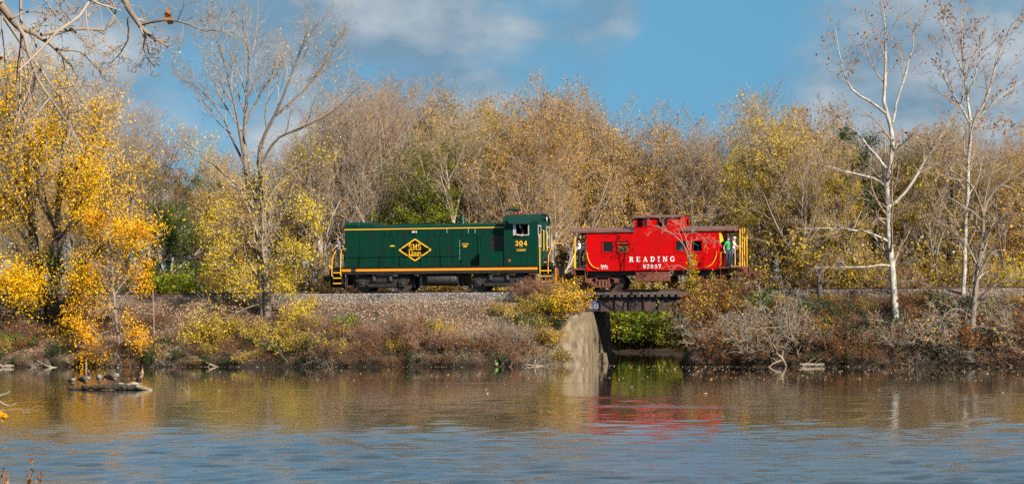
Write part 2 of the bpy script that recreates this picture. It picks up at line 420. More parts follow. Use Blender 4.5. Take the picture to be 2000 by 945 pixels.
def wave_z(x, y):
    """wind waves a few centimetres high, running towards the viewer; they die out in the lee of the far bank"""
    r = np.random.default_rng(31)
    z = np.zeros_like(x); n = 44
    for i in range(n):
        lam = .38*(1.25/.38)**r.uniform(0, 1); th = YAW + R(90) + r.normal(0, R(24)); k = 2*np.pi/lam
        z += .15*math.sqrt(2/n)/k*np.sin(k*(x*math.cos(th)+y*math.sin(th)) + r.uniform(0, 6.28))
    gust = .5+.5*np.sin(x*.11+1.3*np.sin(y*.13))*np.sin(y*.21-x*.05+.7)
    lee = y + 5*np.sin(x*.13+.5) + 2.5*np.sin(x*.31) + 1.5*np.sin(x*.9+y*.4)
    return z*(np.interp(lee, [-92, -84, -74, -50, -30], [1.0, .85, .34, .12, 0])*(.72+.5*gust))
sv = np.concatenate([[-4000,-1200,-400,-150,-70,-45], np.arange(-28,28,.24), [32,45,70,150,400,1200,4000]])
dv = np.concatenate([[-12,0,12,20,26], np.arange(29,56,.088), np.arange(56,74,.14), np.arange(74,100,.5), np.arange(100,200,6), [230]])
ws_, wd_ = np.meshgrid(sv, dv)
wx, wy = CAMX+ws_*CS-wd_*SN, CAMY+ws_*SN+wd_*CS
wz = wave_z(wx, wy)*np.interp(np.abs(ws_), [23, 28], [1, 0])*np.interp(wd_, [28, 30], [0, 1])
ii = (np.arange(len(dv)-1)[:, None]*len(sv)+np.arange(len(sv)-1)[None]).ravel()
wo_ = link('water', np_mesh('water', np.stack([wx, wy, wz], -1).reshape(-1, 3), np.stack([ii, ii+1, ii+1+len(sv), ii+len(sv)], 1), watermat(), smooth=True))
tag(wo_, 'brown lake water, rippled blue near the front', 'water', kind='structure')

# ------------------------------------------------------------------ railway track
org = (0, 0, ZR)
trk = empty('railway_track', org, 'rusty railway track on grey ballast along the embankment', 'railway track')
def rail_profile(yc):
    h = -.165
    return [(yc-.07,h),(yc+.07,h),(yc+.07,h+.02),(yc+.012,h+.04),(yc+.012,-.045),(yc+.036,-.034),(yc+.036,-.004),(yc+.028,0),(yc-.028,0),(yc-.036,-.004),(yc-.036,-.034),(yc-.012,-.045),(yc-.012,h+.04),(yc-.07,h+.02)]
for yc in (-.752, .752):
    m = MB().prism([(a, b+ZR) for a, b in rail_profile(yc)], 'x', -260, 260)
    m.build('rail', M['railrust'], trk, org)
    MB().box(-260, 260, yc-.024, yc+.024, ZR+.0015, ZR+.003).build('running_surface', M['railtop'], trk, org)
tie_me = None
for k in range(190):
    x = -52 + k*.56
    if 3.9 < x < 11.6: continue
    if tie_me is None:
        o = MB().box(-.11, .11, -1.3, 1.3, -.34, -.168).build('sleeper', M['tie'], trk)
        tie_me = o.data
    else:
        o = link('sleeper', tie_me, trk)
    o.location = (x, random.Random(k).uniform(-.03, .03), random.Random(k).uniform(-.004, .004))
# ballast stones
rng = np.random.default_rng(5)
def stones(n, xr, yr, size, seed, keep=None):
    r = np.random.default_rng(seed)
    x = r.uniform(*xr, n); y = r.uniform(*yr, n)
    ok = ~((x > 3.7) & (x < 11.4))
    ok &= r.uniform(0, 1, n) < np.interp(x, [-16, -12.5, 99], [.18, 1, 1])
    x, y = x[ok], y[ok]; n = len(x)
    z = ground_z(x, y) + r.uniform(-.01, .03, n)
    octv = np.array([(1,0,0),(0,1,0),(-1,0,0),(0,-1,0),(0,0,.8),(0,0,-.8)])
    V = octv[None]*(1+r.uniform(-.35,.35,(n,6,1)))
    a = r.uniform(0, 6.28, n)
    ca, sa = np.cos(a)[:, None], np.sin(a)[:, None]
    V = np.stack([V[..., 0]*ca-V[..., 1]*sa, V[..., 0]*sa+V[..., 1]*ca, V[..., 2]], -1)
    s = size*r.lognormal(0, .28, n)
    V = V*s[:, None, None] + np.stack([x, y, z], -1)[:, None]
    of = np.array([(0,1,4),(1,2,4),(2,3,4),(3,0,4),(1,0,5),(2,1,5),(3,2,5),(0,3,5)])
    F = (of[None]+6*np.arange(n)[:, None, None]).reshape(-1, 3)
    return V.reshape(-1, 3), F, np.repeat(np.clip(r.normal(.45, .24, n), 0, 1), 6)
V, F, A = stones(19000, (-34, 12.5), (-3.7, -.85), .040, 3)
V2, F2, A2 = stones(4500, (11, 42), (-3.6, -1.0), .038, 4)
o = link('ballast_gravel', np_mesh('ballast_gravel', np.concatenate([V, V2]), np.concatenate([F, F2+len(V)]), L['stone'], np.concatenate([A, A2])))
tag(o, 'grey crushed stone ballast along the track shoulder', 'gravel', kind='stuff')
V, F, A = stones(2500, (-40, 40), (-.6, .7), .04, 8)
o = link('ballast_gravel', np_mesh('ballast_gravel', V, F, L['stone'], A))
tag(o, 'grey crushed stone between the two rails', 'gravel', kind='stuff')

# ------------------------------------------------------------------ bridge
BX0, BX1, GY = 4.45, 11.5, 1.55
org = (8.0, 0, 3.09)
br = empty('railway_bridge', org, 'short black riveted girder bridge with graffiti under the red caboose', 'bridge')
for sy in (-1, 1):
    y0 = sy*GY
    MB().box(BX0, BX1, y0-.012, y0+.012, 3.125, 3.86).build('girder_web', M['girder'], br, org)
    MB().box(BX0, BX1, y0-.16, y0+.16, 3.09, 3.123).build('bottom_flange', M['girder'], br, org)
    MB().box(BX0, BX1, y0-.16, y0+.16, 3.862, 3.895).build('top_flange', M['girder'], br, org)
    sm = None
    for k in range(9):
        x = BX0+.10 + k*(BX1-BX0-.2)/8
        if sm is None:
            s_ = MB().box(-.012, .012, -.135, -.014, .037, .768).box(-.012, .012, .014, .135, .037, .768).box(-.055,.055,-.022,-.0125,.037,.768)
            for z in np.arange(.09, .75, .085): s_.ball((-.035, -.024, z), .011, 6, 4).ball((.035, -.024, z), .011, 6, 4)
            st = s_.build('stiffener', M['girder'], br); sm = st.data
        else: st = link('stiffener', sm, br)
        st.location = (x-org[0], y0, 0)
    tm = None
for k in range(18):
    x = BX0+.02+k*.40
    o = MB().box(-.115, .115, -1.85, 1.85, .81, 1.085).build('bridge_tie', M['tie'], br, bevel=.01) if k == 0 else link('bridge_tie', tm, br)
    if k == 0: tm = o.data
    r_ = random.Random(k)
    o.location = (x-org[0], r_.uniform(-.07, .07), r_.uniform(-.004, 0))
# graffiti on the near girder
GR_B = pmat('graffiti_blue', (.10,.16,.36), (.05,.07,.15), rough=.7, scale=12, amt=.9)
GR_W = pmat('graffiti_pale', (.42,.42,.50), (.12,.13,.16), rough=.7, scale=10, amt=.9)
GR_T = pmat('graffiti_teal', (.05,.13,.16), (.03,.05,.06), rough=.7, scale=10, amt=.9)
def ribbon(mb, pts, w, y, m=0):
    for (a, b), (c, d) in zip(pts, pts[1:]):
        l = math.hypot(c-a, d-b) or 1; px_, pz_ = -(d-b)/l*w/2, (c-a)/l*w/2
        ribbon.k = (ribbon.k+1) % 9
        yy = y-ribbon.k*.0004
        mb.add([(a+px_,yy,b+pz_),(c+px_,yy,d+pz_),(c-px_,yy,d-pz_),(a-px_,yy,b-pz_)], [(0,1,2,3)], m)
ribbon.k = 0
gm = MB(); gw = MB(); gt = MB()
def loop(cx, cz, rx, rz, a0=0, a1=360, n=14): return [(cx+rx*math.cos(R(a0+(a1-a0)*i/n)), cz+rz*math.sin(R(a0+(a1-a0)*i/n))) for i in range(n+1)]
yb = -GY-.0145
for cx, wd in ((4.86,.16),(5.10,.13),(5.30,.1)):
    ribbon(gm, loop(cx, 3.46, wd, .2, 30, 330), .09, yb)
ribbon(gm, [(5.03,3.28),(5.06,3.7),(5.2,3.3),(5.26,3.72)], .07, yb)
for cx in (4.80, 5.08, 5.25): ribbon(gw, loop(cx, 3.36, .07, .1, 60, 300, 8), .06, yb-.004)
r_ = random.Random(4)
for seg in range(2, 7):
    x = BX0+.22+seg*.86
    for k in range(3):
        cx = x+.12+k*.2
        ribbon(gt, loop(cx, 3.70+r_.uniform(-.03,.03), .075, .09, r_.uniform(0,90), r_.uniform(220,400), 9), .028, yb-.002)
for seg in (2, 3, 4, 5, 6): ribbon(gt, [(BX0+.2+seg*.86, 3.58), (BX0+.3+seg*.86, 3.80)], .028, yb-.003)
for mb, mt in ((gm, GR_B), (gw, GR_W), (gt, GR_T)):
    mb.build('graffiti', mt, br, org)
# abutments
def abutment(name, bot, top, label, zb, seat, back):
    ox = sum(p[0] for p in bot)/len(bot)
    e = empty(name, (ox, 0, 0), label, 'abutment')
    n = len(bot)
    vs = [(x, y, zb) for x, y in bot] + list(top)
    mb = MB().add(vs, [tuple(range(n))[::-1], tuple(range(n, 2*n))] + [(i, (i+1) % n, n+(i+1) % n, n+i) for i in range(n)])
    o = mb.build('wing_and_breast_wall', M['concrete'], e, (ox, 0, 0), bevel=.03)
    x0, x1 = back
    MB().box(x0, x1, -2.9, 2.9, seat+.002, 3.98).build('back_wall', M['concrete'], e, (ox, 0, 0), bevel=.02)
    return e
ab = abutment('concrete_abutment', [(2.9,-6.55),(4.75,-5.1),(5.15,-3.9),(5.15,3.2),(1.0,3.4),(0.6,-3.2)],
         [(2.75,-5.6,.55),(4.1,-4.0,2.75),(4.95,-3.25,3.06),(4.95,3.0,3.06),(1.0,3.2,3.06),(1.0,-3.2,2.6)],
         'stained concrete abutment carrying the near end of the girder bridge', -.8, 3.06, (3.6, 4.3))
MB().box(4.3, 5.24, -3.6, 3.2, -.8, .62).build('footing', M['concrete'], ab, (ab.location.x, 0, 0), bevel=.03)
abutment('concrete_abutment', [(10.55,-3.6),(12.5,-3.9),(14.0,-3.2),(14.0,3.2),(10.55,3.2)],
         [(10.75,-2.9,3.06),(12.4,-3.0,3.06),(13.8,-2.6,3.06),(13.8,3.0,3.06),(10.75,3.0,3.06)],
         'dark abutment hidden in vines at the caboose end of the bridge', -.8, 3.06, (11.65, 12.3))
# ------------------------------------------------------------------ lettering (slab serif strokes)
def glyph(ch):
    T, t = .23, .10
    S = []
    V = lambda x, a, b, w=T: S.append(([(x, a), (x, b)], w))
    H = lambda a, b, y, w=t: S.append(([(a, y), (b, y)], w))
    D = lambda p, w=T: S.append((p, w))
    def O(cx, cz, rx, rz, a0=0, a1=360, w=T, n=12): S.append((loop(cx, cz, rx, rz, a0, a1, n), w))
    W = .8
    if ch == 'I': V(.25,0,1); H(0,.5,.05); H(0,.5,.95); W = .5
    elif ch == 'N': V(.16,0,1,.13); V(.74,0,1,.13); D([(.2,.97),(.7,.03)],.2); H(0,.34,.05); H(.0,.24,.95); H(.6,.9,.95); W = .9
    elif ch == 'M': V(.16,0,1,.13); V(.84,0,1); D([(.2,.95),(.5,.1)],.18); D([(.5,.1),(.8,.95)],.1); H(0,.32,.05); H(.68,1,.05); H(0,.24,.95); H(.78,1,.95); W = 1.0
    elif ch == 'R': V(.2,0,1); H(0,.4,.05); O(.36,.74,.3,.2,-90,90,.19); H(0,.4,.95); H(.2,.4,.52); D([(.42,.5),(.72,.05)],.2); H(.6,.86,.05); W = .84
    elif ch == 'P': V(.2,0,1); H(0,.42,.05); O(.36,.72,.3,.22,-90,90,.19); H(0,.4,.95); H(.2,.4,.5); W = .74
    elif ch == 'E': V(.2,0,1); H(0,.72,.05); H(0,.7,.95); H(.2,.55,.5); V(.69,.0,.26,.09); V(.67,.74,1,.09); V(.53,.4,.62,.08); W = .78
    elif ch == 'A': D([(.42,.98),(.14,.03)],.1); D([(.42,.98),(.72,.03)],.23); H(.22,.6,.33); H(0,.28,.05); H(.54,.9,.05); W = .9
    elif ch == 'D': V(.2,0,1); O(.38,.5,.36,.43,-90,90,.2); H(0,.42,.05); H(0,.42,.95); W = .84
    elif ch == 'G': O(.44,.5,.34,.44,50,345,.2); V(.72,.05,.45,.17); H(.55,.88,.45); V(.7,.68,.95,.09); W = .9
    elif ch == 'S': O(.36,.73,.24,.21,40,250,.2,9); O(.38,.27,.25,.22,-140,80,.2,9); V(.6,.7,1,.08); V(.1,.0,.3,.08); W = .74
    elif ch == 'L': V(.2,0,1); H(0,.66,.05); H(0,.42,.95); V(.62,0,.3,.1); W = .7
    elif ch == 'H': V(.2,0,1); V(.72,0,1); H(.2,.7,.5); H(0,.38,.05); H(.54,.92,.05); H(0,.38,.95); H(.54,.92,.95); W = .94
    elif ch == 'K': V(.2,0,1); H(0,.38,.05); H(0,.38,.95); D([(.28,.45),(.66,.95)],.1); D([(.4,.6),(.72,.05)],.2); H(.58,.88,.05); H(.52,.82,.95); W = .88
    elif ch == 'i': V(.22,0,.62); H(.02,.44,.05); H(.02,.26,.6); V(.22,.78,1,.2); W = .46
    elif ch == 'n': V(.2,0,.62,.19); V(.62,0,.45,.19); O(.42,.42,.2,.17,0,150,.15,7); H(.02,.38,.05); H(.46,.8,.05); H(.02,.24,.6); W = .84
    elif ch == 'e': O(.36,.32,.25,.28,0,325,.17); H(.14,.62,.36,.09); W = .68
    elif ch == 's': O(.28,.46,.17,.14,40,250,.15,7); O(.29,.18,.18,.15,-140,80,.15,7); W = .56
    elif ch == '0': O(.36,.5,.26,.44,0,360,.22,14); W = .74
    elif ch == '1': V(.26,0,1); H(.04,.5,.05); D([(.26,.95),(.06,.8)],.11); W = .54
    elif ch == '2': O(.36,.72,.24,.22,-30,180,.2,9); D([(.54,.6),(.12,.12)],.16); H(.08,.66,.09,.18); V(.62,.0,.3,.09); W = .74
    elif ch == '3': O(.34,.74,.23,.20,-90,160,.2,9); O(.34,.27,.26,.23,-160,90,.2,9); H(.22,.4,.52); W = .72
    elif ch == '4': V(.52,0,1); H(.04,.76,.3,.12); D([(.5,.97),(.1,.32)],.11); H(.34,.72,.05); W = .8
    elif ch == '5': H(.14,.62,.9,.18); V(.17,.5,.95,.12); O(.34,.32,.27,.27,-150,115,.2,10); W = .72
    elif ch == '7': H(.06,.66,.9,.2); D([(.58,.85),(.28,.0)],.2); V(.1,.68,.98,.09); W = .7
    elif ch == '8': O(.36,.74,.2,.2,0,360,.19,11); O(.36,.26,.25,.23,0,360,.2,11); W = .74
    elif ch == '9': O(.36,.68,.24,.26,0,360,.2,11); O(.3,.4,.3,.36,-100,25,.2,8); W = .74
    elif ch == '-': H(.05,.4,.45,.14); W = .45
    else: W = .45
    return S, W
def text(word, x0, x1, z0, z1, y, mat, parent, org, name='letter', gap=.12, bold=1.0):
    """write a word on a side facing the viewer, between x0..x1 and z0..z1"""
    gl = [glyph(c) for c in word]
    tot = sum(g[1] for g in gl) + gap*(len(gl)-1)
    sx, sz = (x1-x0)/tot, z1-z0
    c = 0.0; o = None
    for S, W in gl:
        mb = MB()
        for pts, w in S:
            P = [(x0+(c+a)*sx, z0+b*sz) for a, b in pts]
            ws = w*(sx if abs(pts[0][0]-pts[-1][0]) < abs(pts[0][1]-pts[-1][1]) else sz)
            if len(pts) > 2: ws = w*(sx+sz)/2
            ribbon(mb, P, ws*bold, y)
        c += W+gap
        if S: o = mb.build(name, mat, parent, org)
    return o

def wall(mb, x0, x1, z0, z1, y0, y1, holes, m=0):
    """a plate in the x-z plane with rectangular openings (hx0,hx1,hz0,hz1), sorted in x"""
    c = x0
    for a, b, d, e in sorted(holes):
        if a > c: mb.box(c, a, y0, y1, z0, z1, m)
        mb.box(a, b, y0, y1, z0, d, m)
        if e < z1: mb.box(a, b, y0, y1, e, z1, m)
        c = b
    mb.box(c, x1, y0, y1, z0, z1, m)
    return mb
def frame(mb, a, b, c, d, y0, y1, w):
    mb.box(a, b, y0, y1, c, c+w).box(a, b, y0, y1, d-w, d).box(a, a+w, y0, y1, c+w, d-w).box(b-w, b, y0, y1, c+w, d-w)
    return mb

# ------------------------------------------------------------------ locomotive
org = (-4.1, 0, ZR)
lo = empty('diesel_locomotive', org, 'dark green end-cab diesel locomotive with orange stripe and black diamond emblem', 'locomotive')
def B(mb, name, mat, parent=None, **k): return mb.build(name, mat, parent or lo, org, **k)
HX0, HX1, CXR = -10.58, -.46, 1.58           # hood front, cab front wall, cab rear wall
DK = 5.80                                     # walkway height
HW, CW = .95, 1.5
# frame and stripe
B(MB().box(-10.75, 1.72, -1.42, 1.42, 5.37, 5.74), 'underframe', M['black'])
B(MB().box(-10.75, 1.72, -1.5, 1.5, 5.742, DK), 'walkway', M['black'], bevel=.01)
B(MB().box(-10.62, 1.55, -1.4415, -1.4215, 5.555, 5.715), 'side_stripe', M['orange'])
B(MB().box(-10.62, 1.55, 1.4215, 1.4415, 5.555, 5.715), 'side_stripe', M['orange'])
MB().box(-10.02, -9.72, -1.452, -1.443, 5.54, 5.73).build('access_plate', M['grime'], lo, org)
# hood
RZ = 8.14
hood = MB()
prof = [(-HW, DK), (HW, DK), (HW, RZ), (HW-.05, RZ+.12), (HW-.22, RZ+.21), (0, RZ+.26), (-HW+.22, RZ+.21), (-HW+.05, RZ+.12), (-HW, RZ)]
hood.prism(prof, 'x', HX0, HX1)
ho = B(hood, 'hood', M['green'], bevel=.02)
cowl = [(-HW+.02, RZ+.14), (HW-.02, RZ+.14), (HW-.02, RZ+.30), (HW-.14, RZ+.40), (0, RZ+.44), (-HW+.14, RZ+.40), (-HW+.02, RZ+.30)]
cm = MB().prism(cowl, 'x', HX0+.01, HX0+.95)
cm.prism([(y*.86, RZ+.16+(z-RZ-.16)*.82) for y, z in cowl], 'x', HX0+.95, HX0+1.85)
B(cm, 'radiator_cowl', M['green_roof'], bevel=.05)
for sy in (-1, 1):
    B(MB().box(HX0+.005, HX1, sy*(HW+.006)-.004, sy*(HW+.006)+.004, RZ-.075, RZ-.02), 'roof_stripe', M['yellow'])
    B(MB().box(HX0+.005, HX1, sy*(HW+.006)-.003, sy*(HW+.006)+.003, RZ-.115, RZ-.076), 'roof_pinstripe', M['navy'])
# hood side doors, each a thin proud panel with hinges
yf = -HW
zs = 7.62
doors = [(674.5,700),(702,744),(746,766),(768,788),(790,810),(812,832),(834,856),(858,880),(882,900),(902,922),(924,936),(938,983)]
for i, (a, b) in enumerate(doors):
    x0, x1 = at(a, 500, yf)[0]+.014, at(b, 500, yf)[0]-.014
    top = zs if i > 1 else 7.86
    d = B(MB().box(x0, x1, yf-.014, yf-.001, DK+.04, top), 'hood_door', M['green'], bevel=.006)
    hg = MB()
    for z in (6.1, 6.7, 7.3):
        hg.box(x0+.02, x0+.05, yf-.03, yf-.0145, z-.06, z+.06)
        hg.box(x1-.05, x1-.02, yf-.03, yf-.0145, z-.06, z+.06)
    hg.build('hinge', M['green'], d, org)
    if 2 < i < 11: MB().box(x1-.12, x1-.09, yf-.036, yf-.0145, 6.45, 6.62).build('latch', M['green'], d, org)
B(MB().box(at(744,461,yf)[0], HX1, yf-.022, yf-.001, zs+.012, zs+.045), 'hood_rail_strip', M['green'])
for px in (752, 764, 778, 790, 802, 837, 849, 862, 873, 885, 903, 915, 927, 945, 962):
    x = at(px, 450, yf)[0]
    B(MB().box(x-.03, x+.03, yf-.028, yf-.001, zs+.10, RZ-.16), 'louvre_rib', M['green'])
# stacked pale sticker columns: air hose marks on louvre ribs and door
for px, y0, y1 in ((873,446,455),(915,446,455),(928,446,455),(898,467,506)):
    xa, za = at(px, y0, yf); zb_ = at(px, y1, yf)[1]
    mb = MB()
    n = max(3, int((za-zb_)/.12))
    for k in range(n):
        z = zb_+(za-zb_)*k/n
        mb.box(xa-.02, xa+.02, yf-.042, yf-.0295, z, z+.06)
    B(mb, 'latch_bar', M['silver'])
# grille in front of the cab, battery box, tool box
B(MB().box(at(958,480,yf)[0], HX1-.02, yf-.03, yf-.0145, DK+.75, 7.58), 'radiator_grille', M['black'])
x0 = at(936,500,-1.45)[0]
B(MB().box(x0, HX1-.005, -1.46, -HW-.04, DK+.002, DK+.85), 'battery_box', M['green'], bevel=.02)
B(MB().box(x0, HX1-.005, HW+.04, 1.46, DK+.002, DK+.85), 'battery_box', M['green'], bevel=.02)
# stack
x, z = at(903, 432, 0)
st = B(MB().tube([(x,0,RZ+.2),(x,0,RZ+.30),(x,0,RZ+.34),(x,0,RZ+.78)], [.23,.23,.20,.135], 16), 'exhaust_stack', M['green'], smooth=True)
MB().tube([(x,0,RZ+.781),(x,0,RZ+.86)], [.15,.15], 16).build('stack_rim', M['black'], st, org, smooth=True)
B(MB().box(at(770,436,-.4)[0], at(846,436,-.4)[0], -.55, .55, RZ+.235, RZ+.285), 'roof_hatch', M['green_roof'], bevel=.01)
B(MB().box(at(880,436,-.4)[0], at(893,436,-.4)[0], -.5, .5, RZ+.235, RZ+.29), 'roof_hatch', M['green_roof'], bevel=.01)
# cab: side walls with window openings, arched roof, end walls
WZ0, WZ1 = at(1018,458,-1.5)[1], at(1018,437,-1.5)[1]
WX0, WX1 = at(1004,447,-1.5)[0], at(1032,447,-1.5)[0]
CT = 8.34                                     # eaves
for sy in (-1, 1):
    cw_ = MB()
    wall(cw_, HX1, CXR, DK+.002, CT, sy*CW-.02, sy*CW+.02, [(WX0, WX1, WZ0, WZ1)])
    B(cw_, 'cab_side', M['green'])
arch = [(-CW, CT), (-CW+.02, CT+.14), (-CW+.14, CT+.30), (-1.0, CT+.44), (-.5, CT+.53), (0, CT+.56), (.5, CT+.53), (1.0, CT+.44), (CW-.14, CT+.30), (CW-.02, CT+.14), (CW, CT)]
# front cab wall and rear cab wall (rear has two window stacks and a door)
fw = MB().box(HX1, HX1+.04, -CW+.021, CW-.021, DK+.002, CT-.001)
B(fw, 'cab_front', M['green'])
RW = [(-1.36,-.72),(.72,1.36)]
rz = [(6.95,7.50),(7.62,8.14)]
rb = MB()
rb.box(CXR-.04, CXR, -CW+.021, CW-.021, DK+.002, 6.95)
for a, b in ((-CW+.021,-1.36),(-.72,-.36),(.36,.72),(1.36,CW-.021)): rb.box(CXR-.04, CXR, a, b, 6.95, CT-.001)
for a, b in RW:
    rb.box(CXR-.04, CXR, a, b, 7.50, 7.62); rb.box(CXR-.04, CXR, a, b, 8.14, CT-.001)
rb.box(CXR-.04, CXR, -.36, .36, 8.1, CT-.001).box(CXR-.04, CXR, -.36, .36, 6.95, 7.1)
B(rb, 'cab_rear', M['green'])
for a, b in RW:
    for c, d in rz:
        f = MB()
        f.box(CXR+.001, CXR+.03, a-.03, b+.03, c-.04, c+.03).box(CXR+.001, CXR+.03, a-.03, b+.03, d-.03, d+.04)
        f.box(CXR+.001, CXR+.03, a-.03, a+.04, c+.03, d-.03).box(CXR+.001, CXR+.03, b-.04, b+.03, c+.03, d-.03)
        w = B(f, 'cab_window', M['silver'])
        MB().box(CXR-.02, CXR-.012, a, b, c, d).build('pane', M['glass'], w, org)
w = B(MB().box(CXR+.001, CXR+.02, -.34, .34, DK+.1, 7.1).box(CXR+.001, CXR+.02, -.34, -.2, 7.1, 8.1).box(CXR+.001, CXR+.02, .2, .34, 7.1, 8.1), 'cab_door', M['green'])
MB().box(CXR-.02, CXR-.012, -.36, .36, 7.1, 8.1).build('pane', M['glass'], w, org)
n = len(arch)
low = [(y*.985, z-.05) for y, z in arch]
def arch_shell(a_out, a_in, x0, x1):
    mb = MB(); n = len(a_out)
    vs = [(x, y, z) for x in (x0, x1) for y, z in a_out+a_in]
    k = 2*n
    fs = []
    for i in range(n-1):
        fs += [(i, i+1, k+i+1, k+i), (n+i+1, n+i, k+n+i, k+n+i+1), (i+1, i, n+i, n+i+1), (k+i, k+i+1, k+n+i+1, k+n+i)]
    fs += [(0, k, k+n, n), (n-1, 2*n-1, k+2*n-1, k+n-1)]
    return mb.add(vs, fs)
B(arch_shell(arch, low, HX1-.10, CXR+.08), 'cab_roof', M['green_roof'], smooth=True, angle=50)
for x0, x1, mt in ((HX1, HX1+.035, 'green'), (CXR-.036, CXR-.002, 'green')):
    B(MB().prism([(y*.975, max(CT, z-.055)) for y, z in arch], 'x', x0, x1), 'roof_end', M[mt])
B(MB().box(HX1+.05, CXR-.05, -1.44, 1.44, DK+.003, DK+.03), 'cab_floor', M['interior'])
B(MB().box(HX1+.05, HX1+.55, -.75, .75, DK+.04, 7.35), 'control_stand', M['interior'])
# cab side windows: silver frame, awning
for sy in (-1, 1):
    yy = sy*(CW+.02)
    f = frame(MB(), WX0-.05, WX1+.05, WZ0-.06, WZ1+.03, min(yy, yy+sy*.03)+sy*.001, max(yy, yy+sy*.03)+sy*.001, .06)
    xm = WX0+.42*(WX1-WX0)
    f.box(xm-.03, xm+.03, yy-.02, yy-.005, (WZ0+WZ1)/2+.1, WZ1-.03)
    f.box(WX0+.005, WX0+.13, yy-.03, yy-.022, WZ0+.01, WZ1-.04)
    w = B(f, 'cab_window', M['silver'])
    if sy == 1: MB().box(WX0, WX1, yy-.035, yy-.031, WZ0, WZ1).build('pane', M['glass'], w, org)
ax0, ax1 = at(990,430)[0], at(1044,430)[0]
B(MB().add([(ax0,-CW-.021,CT+.17),(ax1,-CW-.021,CT+.17),(ax1-.16,-CW-.36,CT-.06),(ax0+.22,-CW-.36,CT-.06),(ax0,-CW-.021,CT+.145),(ax1,-CW-.021,CT+.145),(ax1-.16,-CW-.36,CT-.085),(ax0+.22,-CW-.36,CT-.085)],
           [(0,1,2,3),(7,6,5,4),(0,3,7,4),(3,2,6,7),(2,1,5,6),(1,0,4,5)]), 'window_awning', M['green_roof'])
# headlight, horn, bell, number plate, stickers
h = B(MB().tube([(CXR+.081,0,8.60),(CXR+.2,0,8.60)], .15, 16), 'headlight', M['green'], smooth=True)
MB().tube([(CXR+.201,0,8.60),(CXR+.21,0,8.60)], .12, 16).build('lens', M['lampglass'], h, org)
x, z = at(992, 410, 0)
hb = MB().tube([(x-.12,0,z),(x+.12,0,z)], [.10,.03], 10).tube([(x+.1,0,z),(x+.8,0,z-.02)], .035, 8).tube([(x+.55,0,z-.2),(x+.55,0,z)], .04, 8)
hb.tube([(x+.3,-.12,z+.02),(x+.62,-.12,z+.02)], [.08,.03], 10).tube([(x+.5,-.15,z-.06),(x+.5,.1,z-.06)], .03, 6)
B(hb, 'air_horn', M['green_roof'], smooth=True)
for px in (1007, 1014):
    xx, zz = at(px, 412, 0)
    B(MB().tube([(xx,0,8.84),(xx,0,8.95)], .05, 10).ball((xx,0,8.99), (.055,.055,.07)), 'marker_lamp', M['redlamp'], smooth=True)
# lettering and emblem
a, c = at(811, 488, yf); hw = at(842,488,yf)[0]-a; hh = at(811,467,yf)[1]-c
ye = yf-.040
em = B(MB().add([(a-hw,ye,c),(a,ye,c-hh),(a+hw,ye,c),(a,ye,c+hh)], [(0,1,2,3)]).add([(a-hw,ye+.003,c),(a,ye+.003,c-hh),(a+hw,ye+.003,c),(a,ye+.003,c+hh)], [(3,2,1,0)]), 'diamond_emblem', pmat('emblem_black', (.003,.0032,.003), rough=.5, spec=.12))
bd = MB(); P = [(a-hw,c),(a,c-hh),(a+hw,c),(a,c+hh),(a-hw,c)]
for (p, q) in zip(P, P[1:]): ribbon(bd, [p, q], .075, ye-.002)
bd.build('border', M['yellow'], em, org)
def T_(word, px0, px1, py0, py1, y, mat, parent=None, **k):
    x0, z1 = at(px0, py0, y); x1, z0 = at(px1, py1, y)
    return text(word, x0, x1, z0, z1, y, mat, parent or lo, org, **k)
T_('SMS', 798, 822.5, 476.5, 488, ye-.006, M['yellow'], em)
T_('Lines', 798, 823, 488.5, 498.5, ye-.006, M['yellow'], em, gap=.05)
mb = MB(); x0, z0 = at(798, 500, ye); x1 = at(819, 500, ye)[0]; ribbon(mb, [(x0,z0),(x1,z0)], .07, ye-.006); mb.build('underline', M['yellow'], em, org)
yc_ = -CW-.0235
T_('304', 1006, 1030, 470.5, 479.5, yc_, M['yellow'])
T_('S-12', 1014.5, 1021, 480.4, 482.4, yc_, M['yellow'])
T_('1200HP', 1009, 1027, 486.3, 490.2, yc_, M['yellow'])
T_('DANGER', 902.5, 915, 475, 478, yf-.018, M['yellow'])
mb = MB()
for pa, pb, pv in ((904.5,912.5,480.2),(905.5,911.5,482)):
    q0, q1 = at(pa, pv, yf), at(pb, pv, yf); ribbon(mb, [q0, q1], .04, yf-.018)
B(mb, 'warning_small_print', M['yellow'])
ribbon_mark = MB(); x0, z0 = at(761.5, 480.6, yf); x1, _ = at(771.5, 480.6, yf); ribbon(ribbon_mark, [(x0, z0), (x1, z0)], .05, yf-.018); ribbon(ribbon_mark, [((x0+x1)/2-.05, z0+.03), ((x0+x1)/2+.05, z0+.03)], .06, yf-.0195); B(ribbon_mark, 'small_yellow_mark', M['yellow'])
x0, z0 = at(802, 456, yf); x1, z1 = at(816, 449.5, yf)
pl = B(MB().prism([(x0,z0+.08),(x0+.08,z0),(x1-.08,z0),(x1,z0+.08),(x1,z1-.08),(x1-.08,z1),(x0+.08,z1),(x0,z1-.08)], 'y', yf-.06, yf-.03), 'number_plate', M['black'])
T_('304', 804, 814.5, 450.8, 454.8, yf-.061, M['white'], pl)
x0, z0 = at(993, 511, yc_); x1, z1 = at(997.5, 506.5, yc_)
B(MB().box(x0, x1, yc_-.001, yc_+.003, z0, z1), 'warning_sticker', pmat('sticker_red', (.42,.05,.04), (.2,.08,.06), rough=.5))
fr = MB()
for px in (988, 1018, 1046):
    x = at(px, 508, yc_)[0]; fr.box(x-.01, x+.01, yc_-.008, yc_+.003, DK+.1, DK+.75)
